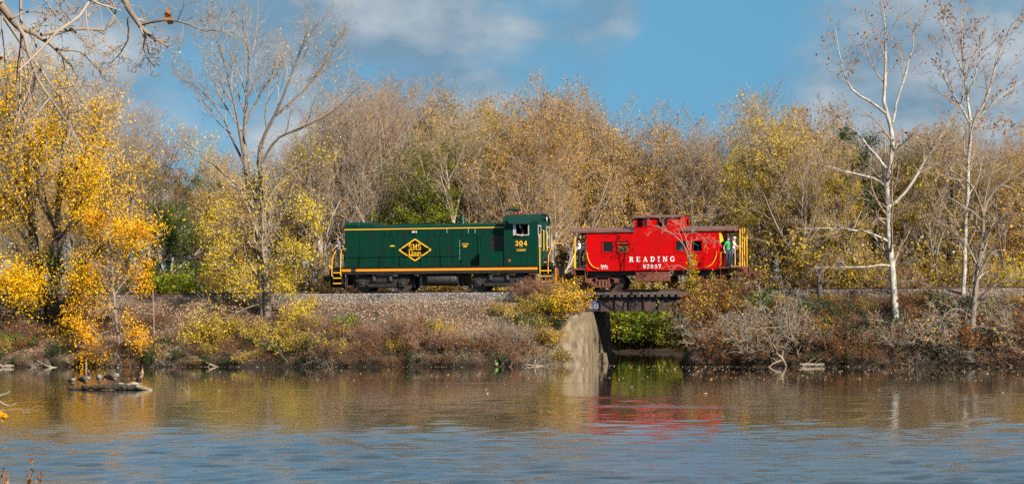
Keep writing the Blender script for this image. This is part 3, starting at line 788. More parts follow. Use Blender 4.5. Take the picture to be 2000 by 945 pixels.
fr.box(at(988,508,yc_)[0]+.0101, at(1046,508,yc_)[0]-.0101, yc_-.009, yc_+.003, DK+.76, DK+.785)
B(fr, 'lower_panel_trim', M['green'])
# handrails
rail_z = at(800, 485, -1.44)[1]
B(MB().tube([(at(676,485,-1.44)[0],-1.44,rail_z),(at(916,485,-1.44)[0],-1.44,rail_z)], .018, 8), 'handrail', M['green'])
B(MB().tube([(-10.5,1.44,rail_z),(-2.7,1.44,rail_z)], .018, 8), 'handrail', M['green'])
for px in (677, 716.5, 756.5, 796.5, 837, 877, 916.5):
    x = at(px, 500, -1.44)[0]
    for y in (-1.44, 1.44): B(MB().tube([(x,y,DK+.001),(x,y,rail_z)], .018, 8), 'handrail_post', M['green'])
for a_, b_ in ((760,755),(803,797),(880,874),(884,878)):
    x = at(a_, 488, yf)[0]; B(MB().tube([(x,yf-.02,6.95),(x-.1,yf-.05,6.8),(x-.16,yf-.05,6.7)], .014, 6), 'door_handle', M['black'])
x = at(934.5, 480, yf)[0]
B(MB().tube([(x,yf-.05,DK),(x,yf-.05,7.66)], .022, 8), 'drain_pipe', M['green'])
# yellow grab rails at both ends
def yrail(pts, name='grab_rail', mat='yellow', r=.026):
    return B(MB().tube(pts, r, 8), name, M[mat], smooth=True)
def pp(px, py, y=-1.48): x, z = at(px, py, y); return (x, y, z)
yrail([pp(676,486.3),pp(669,486.5),pp(666.5,489),pp(665.5,500),pp(665,536),pp(667,539.5)])
yrail([pp(656.5,488.5),pp(648.5,505),pp(648,538),pp(650,540.5)])
yrail([pp(642.5,518),pp(648,524)], r=.04)
yrail([(-11.0,1.46,5.2),(-11.0,1.46,6.7),(-10.8,1.46,6.9)]); yrail([(-10.5,1.46,5.2),(-10.5,1.46,6.8)])
yrail([pp(1051,457.5),pp(1053.5,458.5),pp(1054,464),pp(1054.5,534)])
yrail([pp(1070.5,534,-1.46),pp(1071,500,-1.46),pp(1078,481,-1.46),pp(1079.5,478,-1.2)])
yrail([(CXR+.03,-.45,6.7),(CXR+.12,-.45,6.72),(CXR+.12,-.45,7.9),(CXR+.03,-.45,7.92)])
yrail([(CXR+.03,.42,6.7),(CXR+.12,.42,6.72),(CXR+.12,.42,7.85),(CXR+.03,.42,7.87)])
yrail([(2.42,1.44,6.3),(2.42,1.44,7.1),(2.3,1.44,7.18),(1.75,1.44,7.2)])
yrail([(2.55,-1.44,5.98),(1.95,-1.44,5.98)], r=.03)
yrail([(2.42,1.44,5.82),(2.42,1.44,6.3)], mat='green')
for y in (-.9, .9): yrail([(2.45,y,5.8),(2.45,y,6.75)], 'end_rail_post', 'black', .025)
yrail([(2.45,-.9,6.75),(2.45,.9,6.75)], 'end_rail', 'black', .025)
for y in (-.9, .9): yrail([(-11.25,y,5.8),(-11.25,y,6.75)], 'end_rail_post', 'black', .025)
# end platforms, steps
for sgn, xa, xb in ((-1, -11.42, -10.752), (1, 1.722, 2.55)):
    B(MB().box(xa, xb, -1.0, 1.0, 5.70, DK-.001), 'end_platform', M['black'])
    for sy in (-1, 1):
        g_ = MB()
        wx0, wx1 = (-11.17, -10.62) if sgn < 0 else (1.74, 2.42)
        y0, y1 = (-1.48, -1.02) if sy < 0 else (1.02, 1.48)
        for xx in (wx0, wx1-.02): g_.box(xx, xx+.02, y0, y1, 4.78, 5.70)
        g_.box(wx0+.021, wx1-.021, (y1-.02 if sy < 0 else y0), (y1 if sy < 0 else y0+.02), 4.78, 5.69)
        sw = B(g_, 'step_well', M['black'])
        for z in (4.86, 5.18, 5.50):
            t_ = MB().box(wx0+.022, wx1-.022, y0+.02, y1-.022, z-.03, z).build('tread', M['black'], sw, org)
            MB().box(wx0+.015, wx1-.015, (y0 if sy < 0 else y1-.018), (y0+.018 if sy < 0 else y1), z-.045, z+.015).build('tread_edge', M['yellow'], sw, org)
    # pilot with slanted yellow safety stripes, coupler
    xp = xa if sgn < 0 else xb
    p0, p1 = (xp, xp+.05) if sgn < 0 else (xp-.05, xp)
    pil = B(MB().box(p0, p1, -1.38, 1.38, 4.62, 5.695), 'pilot_plate', M['black'])
    sm = MB(); ex = xp+sgn*.004
    for k in range(7):
        y = -1.3+k*.36
        sm.add([(ex,y,4.66),(ex,y+.15,4.66),(ex,y+.33,5.66),(ex,y+.18,5.66)], [(0,1,2,3)])
    sm.build('safety_stripe', M['orange'], pil, org)
    cpl = MB().box(min(xp, xp+sgn*.45), max(xp, xp+sgn*.45), -.10, .10, 5.05, 5.28).prism([(-.22,5.0),(.22,5.0),(.22,5.33),(-.22,5.33)], 'x', min(xp+sgn*.45, xp+sgn*.78), max(xp+sgn*.45, xp+sgn*.78))
    B(cpl, 'coupler', M['grime'], bevel=.03)
    B(MB().tube([(xp+sgn*.02,.55,5.2),(xp+sgn*.25,.5,4.9),(xp+sgn*.4,.4,4.8),(xp+sgn*.55,.3,4.9)], .028, 6), 'brake_hose', M['black'], smooth=True)
B(MB().box(2.12, 2.42, -1.48, -1.03, 5.72, 6.02), 'toolbox', M['black'])
# fuel and air tank
x0, x1 = at(835,543,-1.1)[0], at(895,543,-1.1)[0]
B(MB().tube([(x0,-1.05,5.03),(x0+.06,-1.05,5.03),(x1-.16,-1.05,5.03),(x1-.07,-1.05,5.03),(x1-.01,-1.05,5.03)], [.2,.30,.30,.25,.1], 20), 'air_reservoir', M['grime'], smooth=True, angle=35)
for f_ in (.16, .75):
    xx = x0+(x1-x0)*f_
    B(MB().tube([(xx,-1.05,5.03),(xx+.05,-1.05,5.03)], .312, 20).box(xx, xx+.05, -1.1, -1.0, 5.32, 5.4), 'tank_strap', M['grime'])
B(MB().box(at(815,545,-.9)[0], at(905,545,-.9)[0], -.7, .95, 4.68, 5.36), 'fuel_tank', M['grime'], bevel=.04)
def loco_truck(xa, xb):
    xm = (xa+xb)/2
    t_ = B(MB().box(xa-.2, xb+.2, -.6, .6, 4.75, 5.1).box(xm-.35, xm+.35, -1.2, 1.2, 4.85, 5.3), 'bogie', M['grime'])
    for sy in (-1, 1):
        y0, y1 = (sy*1.02, sy*1.14) if sy > 0 else (-1.14, -1.02)
        poly = [(xa-.42,4.95),(xa-.42,5.18),(xa-.22,5.34),(xa+.24,5.34),(xa+.42,5.22),(xb-.42,5.22),(xb-.24,5.34),(xb+.22,5.34),(xb+.42,5.18),(xb+.42,4.95),(xb+.26,4.72),
                (xb-.26,4.72),(xb-.42,4.60),(xa+.42,4.60),(xa+.26,4.72),(xa-.26,4.72)]
        o = MB().prism(poly, 'y', y0, y1).build('side_frame', M['grime'], t_, org, bevel=.03)
        for k in (-.52, .52):
            MB().tube([(xm+k,sy*1.2,4.98),(xm+k,sy*1.2,5.34)], .13, 12).build('coil_spring', M['grime'], t_, org)
        MB().box(xm-.75, xm+.75, min(sy*1.142, sy*1.24), max(sy*1.142, sy*1.24), 4.92, 4.985).build('spring_plank', M['grime'], t_, org)
        for xx in (xa, xb):
            MB().prism([(xx-.19,4.62),(xx+.19,4.62),(xx+.19,4.98),(xx+.12,5.1),(xx-.12,5.1),(xx-.19,4.98)], 'y', min(sy*1.145, sy*1.30), max(sy*1.145, sy*1.30)).tube(
                [(xx,sy*1.30,4.82),(xx,sy*1.35,4.82)], [.12,.09], 12).build('axle_box', M['grime'], t_, org, bevel=.02)
            MB().tube([(xx,sy*.70,ZR+.5),(xx,sy*.80,ZR+.5)], [.52,.50], 28).tube([(xx,sy*.66,ZR+.5),(xx,sy*.70,ZR+.5)], .535, 28).build('wheel', M['steelwheel'], t_, org, smooth=True, angle=30)
    for xx in (xa, xb): MB().tube([(xx,-1.1,ZR+.5),(xx,1.1,ZR+.5)], .09, 12).build('axle', M['grime'], t_, org)
    mb = MB()
    for xx in (xa-.62, xb+.62): mb.box(xx-.06, xx+.06, -.82, -.70, ZR+.2, ZR+.75)
    mb.build('brake_shoe', M['grime'], t_, org)
loco_truck(-9.42, -6.86); loco_truck(-2.14, .41)
for xs_ in (-10.35, -5.7, -3.4, 1.35):
    B(MB().tube([(xs_,-1.2,5.36),(xs_,-1.2,4.75),(xs_+.12,-1.15,4.55)], .035, 8), 'sand_pipe', M['black'])
B(MB().tube([(-10.3,-1.25,5.22),(1.2,-1.25,5.22)], .022, 6), 'air_line', M['grime'])

# ------------------------------------------------------------------ caboose
org = (8.5, 0, ZR)
cb = empty('caboose', org, 'bright red steel caboose with cupola and white READING lettering', 'caboose')
def B(mb, name, mat, parent=None, **k): return mb.build(name, mat, parent or cb, org, **k)
X0, X1 = at(1145,500)[0], at(1404,500)[0]
Z0, Z1 = 5.43, 7.74
HB = 1.48
def win(px0, px1, py0, py1):
    a, d = at(px0, py0); b, c = at(px1, py1)
    return (a, b, c, d)
wins = [win(1176.5,1197,472,492.5), win(1206,1227.5,471,492), win(1318.5,1341,470.5,491), win(1350.5,1371.5,470.5,491)]
far_w = [(w[0]+.02, w[1]+.02, w[2], w[3]) for w in wins]
far_w[1] = (wins[1][0]-.72, wins[1][1]-.62, wins[1][2], wins[1][3]+.05)
far_w[0] = (wins[0][0]-.9, wins[0][1]-.9, wins[0][2], wins[0][3])
CU0, CU1 = at(1239,440)[0], at(1330,440)[0]
CUZ = at(1260, 424)[1]
cwins = [win(1244,1264,426.5,443.5), win(1283.5,1303.5,425.5,443)]
B(wall(MB(), X0, X1, Z0, Z1, -HB-.02, -HB+.02, wins), 'near_side', M['red'])
B(wall(MB(), X0, X1, Z0, Z1, HB-.02, HB+.02, far_w), 'far_side', M['red'])
B(MB().box(X0, X0+.03, -HB+.021, -.36, Z0, Z1).box(X0, X0+.03, .36, HB-.021, Z0, Z1).box(X0, X0+.03, -.36, .36, 7.5, Z1), 'end_wall', M['red'])
B(MB().box(X1-.03, X1, -HB+.021, -.36, Z0, Z1).box(X1-.03, X1, .36, HB-.021, Z0, Z1).box(X1-.03, X1, -.36, .36, 7.5, Z1), 'end_wall', M['red'])
for xx in (X0+.04, X1-.06):
    d = B(MB().box(xx, xx+.025, -.35, .35, Z0+.02, 7.49), 'end_door', M['red'])
    MB().box(xx-.004, xx+.029, -.2, .2, 6.6, 7.2).build('pane', M['glass'], d, org)
B(MB().box(X0+.05, X1-.07, -HB+.03, HB-.03, Z0+.005, Z0+.06), 'floor', M['interior'])
B(MB().box(X0+.5, X0+1.6, .2, HB-.04, Z0+.07, 6.35).box(X1-2.2, X1-1.3, .2, HB-.04, Z0+.07, 6.9), 'interior_bunk', M['interior_red'])
# frames and panes
for side, ws in ((-1, wins), (1, far_w)):
    for i, (a, b, c, d) in enumerate(ws):
        y0 = side*(HB+.02)
        f = frame(MB(), a-.045, b+.045, c-.045, d+.045, min(y0+side*.001, y0+side*.026), max(y0+side*.001, y0+side*.026), .05)
        w = B(f, 'window', M['red'])
        if i == 1:
            MB().box(a, b, side*HB-.008, side*HB+.008, c+(d-c)*.66, c+(d-c)*.80).build('sash', M['red'], w, org)
        sash = frame(MB(), a+.001, b-.001, c+.001, d-.001, side*HB-.012, side*HB+.012, .04)
        if i != 1: sash.build('sash', M['red'], w, org)
        if i in (0, 2): MB().box(a+.042, b-.042, side*HB-.004, side*HB+.004, c+.042, d-.042).build('pane', M['glass'], w, org)
# rivet rows and panel seams (raised strips)
zb_ = at(1250, 497)[1]
bs = B(MB().box(X0+.02, X1-.02, -HB-.028, -HB-.0205, zb_-.03, zb_+.03), 'belt_strip', M['red'])
for px in (1270, 1288, 1147.5, 1401.5):
    x = at(px, 480)[0]; B(MB().box(x-.022, x+.022, -HB-.0265, -HB-.0205, Z0+.03, Z1-.05), 'seam_strip', M['red'])
rv = MB()
for z in (zb_, Z0+.05, Z1-.08):
    for x in np.arange(X0+.08, X1-.05, .075):
        if z == zb_ or not any(w[0]-.1 < x < w[1]+.1 for w in ()): rv.ball((x, -HB-(.028 if z == zb_ else .0205), z), .011, 5, 3)
o = B(rv, 'rivets', M['red']); o['kind'] = 'stuff'
# roof
RX0, RX1 = at(1118,447)[0], at(1436,447)[0]
def roof_arc(hw, z, rise, n=12): return [(-hw+2*hw*i/n, z+rise*(1-(2*i/n-1)**2)) for i in range(n+1)]
ro_ = roof_arc(HB+.07, Z1+.003, .27)
ri_ = [(y, z-.05) for y, z in ro_]
for a, b in ((RX0, CU0-.002), (CU1+.002, RX1)):
    o = B(arch_shell(ro_, ri_, a, b), 'roof', M['roofbrown'], smooth=True, angle=50)
    ew = MB()
    for sy in (-1, 1): ew.box(a, b, min(sy*(HB+.075), sy*(HB+.1)), max(sy*(HB+.075), sy*(HB+.1)), Z1-.075, Z1+.03)
    ew.build('eave', M['roofbrown'], o, org)
for xx in (X0+.002, X1-.032):
    B(MB().prism([(-HB+.03, Z1+.002)]+[(y*.96, z-.055) for y, z in ro_[1:-1]]+[(HB-.03, Z1+.002)], 'x', xx, xx+.03), 'gable', M['red'])
for xx in (RX0+.002, RX1-.03):
    B(MB().prism([(y*.985, z-.052) for y, z in ro_]+[(HB*.9, Z1-.12), (0, Z1+.02), (-HB*.9, Z1-.12)], 'x', xx, xx+.025), 'roof_end_fascia', M['roofbrown'])
B(MB().box(RX0+.3, RX0+.62, -.3, .3, Z1+.33, Z1+.36).tube([(RX0+.35,-.3,Z1+.27),(RX0+.35,-.3,Z1+.45),(RX0+.6,-.3,Z1+.45),(RX0+.6,-.3,Z1+.27)], .02, 6), 'roof_grab_iron', M['yellow'])
# cupola
for sy in (-1, 1):
    hs = cwins if sy < 0 else [(a-.28, b-.2, c, d) for a, b, c, d in cwins]
    B(wall(MB(), CU0, CU1, Z1+.001, CUZ, sy*(HB-.02)-.02, sy*(HB-.02)+.02, hs), 'cupola_side', M['red'])
    for a, b, c, d in hs:
        y0 = sy*HB
        w = B(frame(MB(), a-.03, b+.03, c-.03, d+.03, min(y0+sy*.001, y0+sy*.02), max(y0+sy*.001, y0+sy*.02), .035), 'cupola_window', M['red'])
        xm = a+(b-a)*.62
        MB().box(xm-.03, xm+.03, sy*(HB-.02)-.012, sy*(HB-.02)+.012, c, d).build('mullion', M['red'], w, org)
        MB().box(xm+.031, b-.001, sy*(HB-.02)-.004, sy*(HB-.02)+.004, c, d).build('pane', M['glass'], w, org)
for xx in (CU0, CU1-.03):
    e_ = MB()
    for y0, y1 in ((-HB+.021,-1.05),(-.45,.45),(1.05,HB-.021)): e_.box(xx, xx+.03, y0, y1, Z1+.001, CUZ)
    for y0, y1 in ((-1.05,-.45),(.45,1.05)): e_.box(xx, xx+.03, y0, y1, Z1+.001, Z1+.35).box(xx, xx+.03, y0, y1, CUZ-.1, CUZ)
    w = B(e_, 'cupola_end', M['red'])
    for y0 in (-1.05, .45): MB().box(xx+.011, xx+.017, y0, y0+.6, Z1+.35, CUZ-.1).build('pane', M['glass'], w, org)
cr = roof_arc(HB+.09, CUZ+.003, .18)
ro2 = B(arch_shell(cr, [(y, z-.04) for y, z in cr], CU0-.08, CU1+.08), 'cupola_roof', M['roofbrown'], smooth=True, angle=50)
for sy in (-1, 1): MB().box(CU0-.08, CU1+.08, min(sy*(HB+.095), sy*(HB+.115)), max(sy*(HB+.095), sy*(HB+.115)), CUZ-.05, CUZ+.04).build('eave', M['roofbrown'], ro2, org)
for xx in (CU0+.005, CU1-.03):
    B(MB().prism([(-HB+.03, CUZ+.001)]+[(y*.96, z-.045) for y, z in cr[1:-1]]+[(HB-.03, CUZ+.001)], 'x', xx, xx+.025), 'cupola_gable', M['red'])
for x_, y_ in ((CU0+.05,-1.2),(CU0+.4,-.6),(CU1-.2,-.8),(CU1-.05,.9)):
    B(MB().tube([(x_,y_,CUZ+.06),(x_,y_,CUZ+.25),(x_+.35,y_,CUZ+.26),(x_+.35,y_,CUZ+.06)], .02, 6), 'roof_grab_iron', M['yellow'])
x = at(1334, 440, -.7)[0]
B(MB().tube([(x,-.7,Z1+.15),(x,-.7,Z1+.92)], .075, 12).tube([(x,-.7,Z1+.16),(x,-.7,Z1+.28)], [.17,.09], 12), 'stove_pipe', M['rust'], smooth=True)
# lettering
yl = -HB-.0305
def T_(word, px0, px1, py0, py1, mat=M['white'], **k):
    x0, z1 = at(px0, py0, yl); x1, z0 = at(px1, py1, yl)
    return text(word, x0, x1, z0, z1, yl, mat, cb, org, **k)
T_('READING', 1229, 1318, 501.5, 510.5, gap=.5, bold=.85)
T_('92857', 1255, 1291.5, 516.3, 523.7, bold=.85)
T_('NMn', 1173.5, 1187.5, 517, 522)
T_('10-1-47', 1174, 1187.5, 523.2, 525.4)
# yellow curved grab irons
def pc(px, py): x, z = at(px, py, -HB-.09); return (x, -HB-.09, z)
for pts in (((1146.5,493.5),(1147.5,502),(1150.5,511),(1155,518),(1161,522.5),(1169,524.5)), ((1399.5,491.5),(1398.5,500),(1395.5,508),(1391,515),(1385.5,519.5),(1377,523)), ((1406,518),(1408,516),(1408,493.5),(1413,492))):
    q = [pc(*p) for p in pts]
    B(MB().tube([(q[0][0], -HB-.021, q[0][2])]+q+[(q[-1][0], -HB-.021, q[-1][2])], .024, 8), 'grab_iron', M['yellow'], smooth=True)
# sill, platforms, steps, underbody
B(MB().box(X0, X1, -1.12, 1.12, 5.18, Z0-.002), 'underframe', M['black'])
B(MB().box(at(1241,540)[0], at(1307,540)[0], -1.42, -.75, 4.80, 5.36), 'equipment_box', M['rust'], bevel=.015)
B(MB().box(at(1241,540)[0], at(1307,540)[0], .75, 1.42, 4.80, 5.36), 'equipment_box', M['rust'], bevel=.015)
PL0, PL1 = RX0+.05, at(1450,530,-.9)[0]
for sgn, xa, xb in ((-1, PL0, X0-.002), (1, X1+.002, PL1)):
    B(MB().box(xa, xb, -HB+.02, HB-.02, 5.50, 5.60), 'platform', M['rust'], bevel=.01)
    ex = xa if sgn < 0 else xb
    B(MB().box(min(ex, ex+sgn*.14), max(ex, ex+sgn*.14), -HB+.05, HB-.05, 5.22, 5.62), 'end_sill', M['rust'], bevel=.015)
    for sy in (-1, 1):
        y0, y1 = sorted((sy*(HB-.02), sy*(HB-.5)))
        sx0, sx1 = xa+.06, xb-.06
        for xx in (sx0, sx1-.025): s_ = B(MB().box(xx, xx+.025, y0, y1, 4.78, 5.49), 'step_side', M['rust'])
        for z in (4.84, 5.16): MB().box(sx0+.026, sx1-.026, y0+.01, y1-.01, z-.03, z).build('tread', M['rust'], s_, org)
    # posts and railings
    xe = ex-sgn*.07
    for y in (-HB+.12, HB-.12): B(MB().tube([(xe,y,5.60),(xe,y,Z1+.02)], .032, 8), 'corner_post', M['yellow'], smooth=True)
    for y in (-.42, .42): B(MB().tube([(xe,y,5.60),(xe,y,Z1+.15)], .032, 8), 'ladder_rail', M['yellow'], smooth=True)
    for k in range(7): B(MB().tube([(xe,-.42,5.8+k*.3),(xe,.42,5.8+k*.3)], .016, 6), 'ladder_rung', M['yellow'])
    for z in (6.02, 6.5):
        for s2 in (-1, 1): B(MB().tube([(xe,s2*.45,z),(xe,s2*(HB-.13),z)], .022, 6), 'end_railing', M['black' if sgn < 0 else 'rust'])
    for s2 in (-1, 1):
        for k in range(4):
            y = s2*(.6+k*.22); B(MB().tube([(xe,y,5.62),(xe,y,6.5)], .014, 6), 'railing_bar', M['black' if sgn < 0 else 'rust'])
    cpl = MB().box(min(ex, ex+sgn*.5), max(ex, ex+sgn*.5), -.1, .1, 5.03, 5.26).box(min(ex+sgn*.5, ex+sgn*.8), max(ex+sgn*.5, ex+sgn*.8), -.2, .2, 4.98, 5.32)
    B(cpl, 'coupler', M['rust'], bevel=.03)
    if sgn > 0:
        yrl = [(xe,-HB+.2,6.62),(xe-.28,-HB+.14,6.62),(xe-.28,-HB+.14,5.62)]
        B(MB().tube(yrl, .028, 8), 'gate_rail', M['yellow'], smooth=True)
        B(MB().box(xe-.35, xe+.05, -HB+.0, -HB+.02, 5.606, 5.66), 'platform_edge', M['yellow'])
        B(MB().tube([(xe+.06,.6,5.62),(xe+.06,.6,6.85)], .05, 8), 'brake_staff', M['rust'], smooth=True)
        B(MB().box(xe-.06, xe-.02, -1.05, -.8, 5.62, 6.7), 'gate_plate', M['rust'])
        xp_ = at(1404,455)[0]
        B(MB().add([(xp_+.01,-HB,7.66),(xp_+.12,-HB,7.66),(xp_+.24,-HB+.1,7.1),(xp_+.05,-HB+.05,6.95),(xp_+.01,-HB+.2,7.66),(xp_+.12,-HB+.2,7.66),(xp_+.24,-HB+.2,7.1),(xp_+.05,-HB+.2,6.95)],
                   [(0,3,2,1),(4,5,6,7),(0,1,5,4),(1,2,6,5),(2,3,7,6),(3,0,4,7)]), 'marker_flag', M['yellow'])
    else:
        B(MB().box(xe-.05, xe+.03, -HB+.06, -HB+.2, 5.62, 6.5), 'post_sleeve', M['yellow'])
def cab_truck(xm):
    xa, xb = xm-.84, xm+.84
    t_ = B(MB().box(xm-.25, xm+.25, -1.0, 1.0, 4.75, 5.1), 'bogie', M['black'])
    for sy in (-1, 1):
        y0, y1 = sorted((sy*1.0, sy*1.12))
        for poly in ([(xa-.15,4.98),(xa+.1,5.02),(xm-.42,5.17),(xm+.42,5.17),(xb-.1,5.02),(xb+.15,4.98),(xb+.15,4.88),(xb-.12,4.88),(xm+.42,5.05),(xm-.42,5.05),(xa+.12,4.88),(xa-.15,4.88)],
                     [(xa-.05,4.88),(xa+.18,4.88),(xm-.36,4.58),(xm+.36,4.58),(xb-.18,4.88),(xb+.05,4.88),(xb-.1,4.74),(xm+.42,4.46),(xm-.42,4.46),(xa+.1,4.74)]):
            MB().prism(poly, 'y', y0, y1).build('side_frame', M['rust'], t_, org, bevel=.02)
        mb = MB().box(xm-.42, xm-.33, y0+.002, y1-.002, 4.58, 5.05).box(xm+.33, xm+.42, y0+.002, y1-.002, 4.58, 5.05)
        mb.build('bolster_guide', M['rust'], t_, org)
        for k in (-.2, 0, .2): MB().tube([(xm+k,sy*1.06,4.59),(xm+k,sy*1.06,4.84)], .085, 10).build('coil_spring', M['rust'], t_, org)
        MB().box(xm-.3, xm+.3, y0-.02, y1+.02, 4.84, 4.92).build('bolster_end', M['rust'], t_, org)
        for xx in (xa, xb):
            MB().box(xx-.14, xx+.14, min(sy*1.0, sy*1.22), max(sy*1.0, sy*1.22), 4.70, 4.98).prism([(xx-.12,4.72),(xx+.12,4.72),(xx+.1,4.94),(xx-.1,4.94)], 'y', min(sy*1.22, sy*1.28), max(sy*1.22, sy*1.28)).build('journal_box', M['rust'], t_, org, bevel=.02)
            MB().tube([(xx,sy*.70,ZR+.42),(xx,sy*.80,ZR+.42)], [.44,.42], 28).tube([(xx,sy*.66,ZR+.42),(xx,sy*.70,ZR+.42)], .455, 28).build('wheel', M['steelwheel'], t_, org, smooth=True, angle=30)
    for xx in (xa, xb): MB().tube([(xx,-1.0,ZR+.42),(xx,1.0,ZR+.42)], .07, 10).build('axle', M['rust'], t_, org)
cab_truck(at(1177,545,-1.1)[0]); cab_truck(at(1381,545,-1.1)[0])
B(MB().tube([(8.6,-.6,5.0),(9.4,-.6,5.0)], .2, 14), 'brake_cylinder', M['rust'], smooth=True)
B(MB().tube([(6.8,-1.2,5.15),(11,-1.2,5.15)], .02, 6), 'brake_rod', M['rust'])
# ------------------------------------------------------------------ plants: growth
def unit(v): return v/np.maximum(np.linalg.norm(v, axis=-1, keepdims=True), 1e-9)
def grow(r, S, D, Ln, Rd, n, wob, up, taper):
    pts = [S]; d = D
    for k in range(n):
        d = unit(d + r.normal(0, wob, d.shape) + np.array([0, 0, up]))
        pts.append(pts[-1] + d*(Ln/n)[:, None])
    return np.stack(pts, 1), Rd[:, None]*(1-(1-taper)*np.arange(n+1)/n)[None]
def kids(r, P, RR, Ln, k, t0, ang, ratio, rr, t1=1.0, fade=.55, flat=0):
    N, n1, _ = P.shape
    j = np.tile(np.arange(k), N); pi = np.repeat(np.arange(N), k)
    tt = (j + r.uniform(0, 1, N*k))/k
    t = (t0+(t1-t0)*tt)*(n1-1)
    i0 = np.minimum(t.astype(int), n1-2); f = (t-i0)[:, None]
    a, b = P[pi, i0], P[pi, i0+1]
    S = a+(b-a)*f
    T = unit(b-a)
    ref = np.where(np.abs(T[:, 2:3]) > .9, np.array([[1., 0, 0]]), np.array([[0, 0, 1.]]))
    u = unit(np.cross(T, ref)); v = np.cross(T, u)
    az = j*2.4 + r.uniform(0, 6.28, N)[pi] + r.normal(0, .4, N*k)
    an = np.radians(ang)*r.uniform(.65, 1.35, N*k)
    D = T*np.cos(an)[:, None] + (u*np.cos(az)[:, None]+v*np.sin(az)[:, None])*np.sin(an)[:, None]
    if flat: D[:, 2] *= (1-flat); D = unit(D)
    l = Ln[pi]*ratio*(1-fade*tt)*r.uniform(.7, 1.3, N*k)
    rad = (RR[pi, i0]*(1-f[:, 0])+RR[pi, i0+1]*f[:, 0])*rr
    return S, D, l, rad
def tubes(P, RR, sides):
    N, n1, _ = P.shape
    T = np.empty_like(P)
    T[:, 1:-1] = P[:, 2:]-P[:, :-2]; T[:, 0] = P[:, 1]-P[:, 0]; T[:, -1] = P[:, -1]-P[:, -2]
    T = unit(T)
    ref = np.where(np.abs(T[:, :1, 2:3]) > .85, np.array([[[1., 0, 0]]]), np.array([[[0, 0, 1.]]]))
    u = unit(np.cross(T, np.broadcast_to(ref, T.shape))); v = np.cross(T, u)
    w = 2*np.pi*np.arange(sides)/sides
    V = P[:, :, None] + (u[:, :, None]*np.cos(w)[None, None, :, None]+v[:, :, None]*np.sin(w)[None, None, :, None])*RR[:, :, None, None]
    i = np.arange(n1-1)[:, None]; k = np.arange(sides)[None]
    q = np.stack([i*sides+k, i*sides+(k+1) % sides, (i+1)*sides+(k+1) % sides, (i+1)*sides+k], -1).reshape(-1, 4)
    F = (q[None]+(n1*sides)*np.arange(N)[:, None, None]).reshape(-1, 4)
    return V.reshape(-1, 3), F
def join(parts):
    V, F, o = [], [], 0
    for a, b in parts:
        V.append(a); F.append(b+o); o += len(a)
    return np.concatenate(V), np.concatenate(F)
def leaves(r, C, size, jit, v=None, droop=.3):
    n = len(C)
    C = C + r.normal(0, jit, (n, 3))
    N_ = unit(r.normal(0, 1, (n, 3))+np.array([.25, -.35, .45]))
    a = unit(np.cross(N_, r.normal(0, 1, (n, 3))) + np.array([0, 0, -droop])); b = np.cross(N_, a)
    s = size*r.lognormal(0, .22, n)[:, None]
    V = np.stack([C-a*s*.55, C+b*s*.40+N_*s*.12, C+a*s*.55, C-b*s*.40+N_*s*.12], 1)
    F = np.arange(4*n).reshape(n, 4)
    if v is None: v = np.clip(r.normal(.5, .24, n), 0, 1)
    return V.reshape(-1, 3), F, np.repeat(v, 4)
def sample(r, P, n, t0=.2):
    N, n1, _ = P.shape
    i = r.integers(0, N, n); t = r.uniform(t0, 1, n)*(n1-1)
    a = np.minimum(t.astype(int), n1-2)
    return P[i, a]+(P[i, a+1]-P[i, a])*(t-a)[:, None]
def finish(name, r, trunk, limb_levels, leafspec, mats):
    """-> list of (part name, mesh)"""
    out = []
    V, F = join([tubes(P, RR, s) for P, RR, s in trunk])
    out.append(('trunk', np_mesh(name+'_trunk', V, F, mats[0], smooth=True)))
    V, F = join([tubes(P, np.maximum(RR, mn), s) for P, RR, s, mn in limb_levels])
    out.append(('branches', np_mesh(name+'_branches', V, F, mats[1])))
    if leafspec:
        C, size, jit, mat, v = leafspec
        V, F, A = leaves(r, C, size, jit, v)
        out.append(('crown', np_mesh(name+'_crown', V, F, mat, A)))
    return out
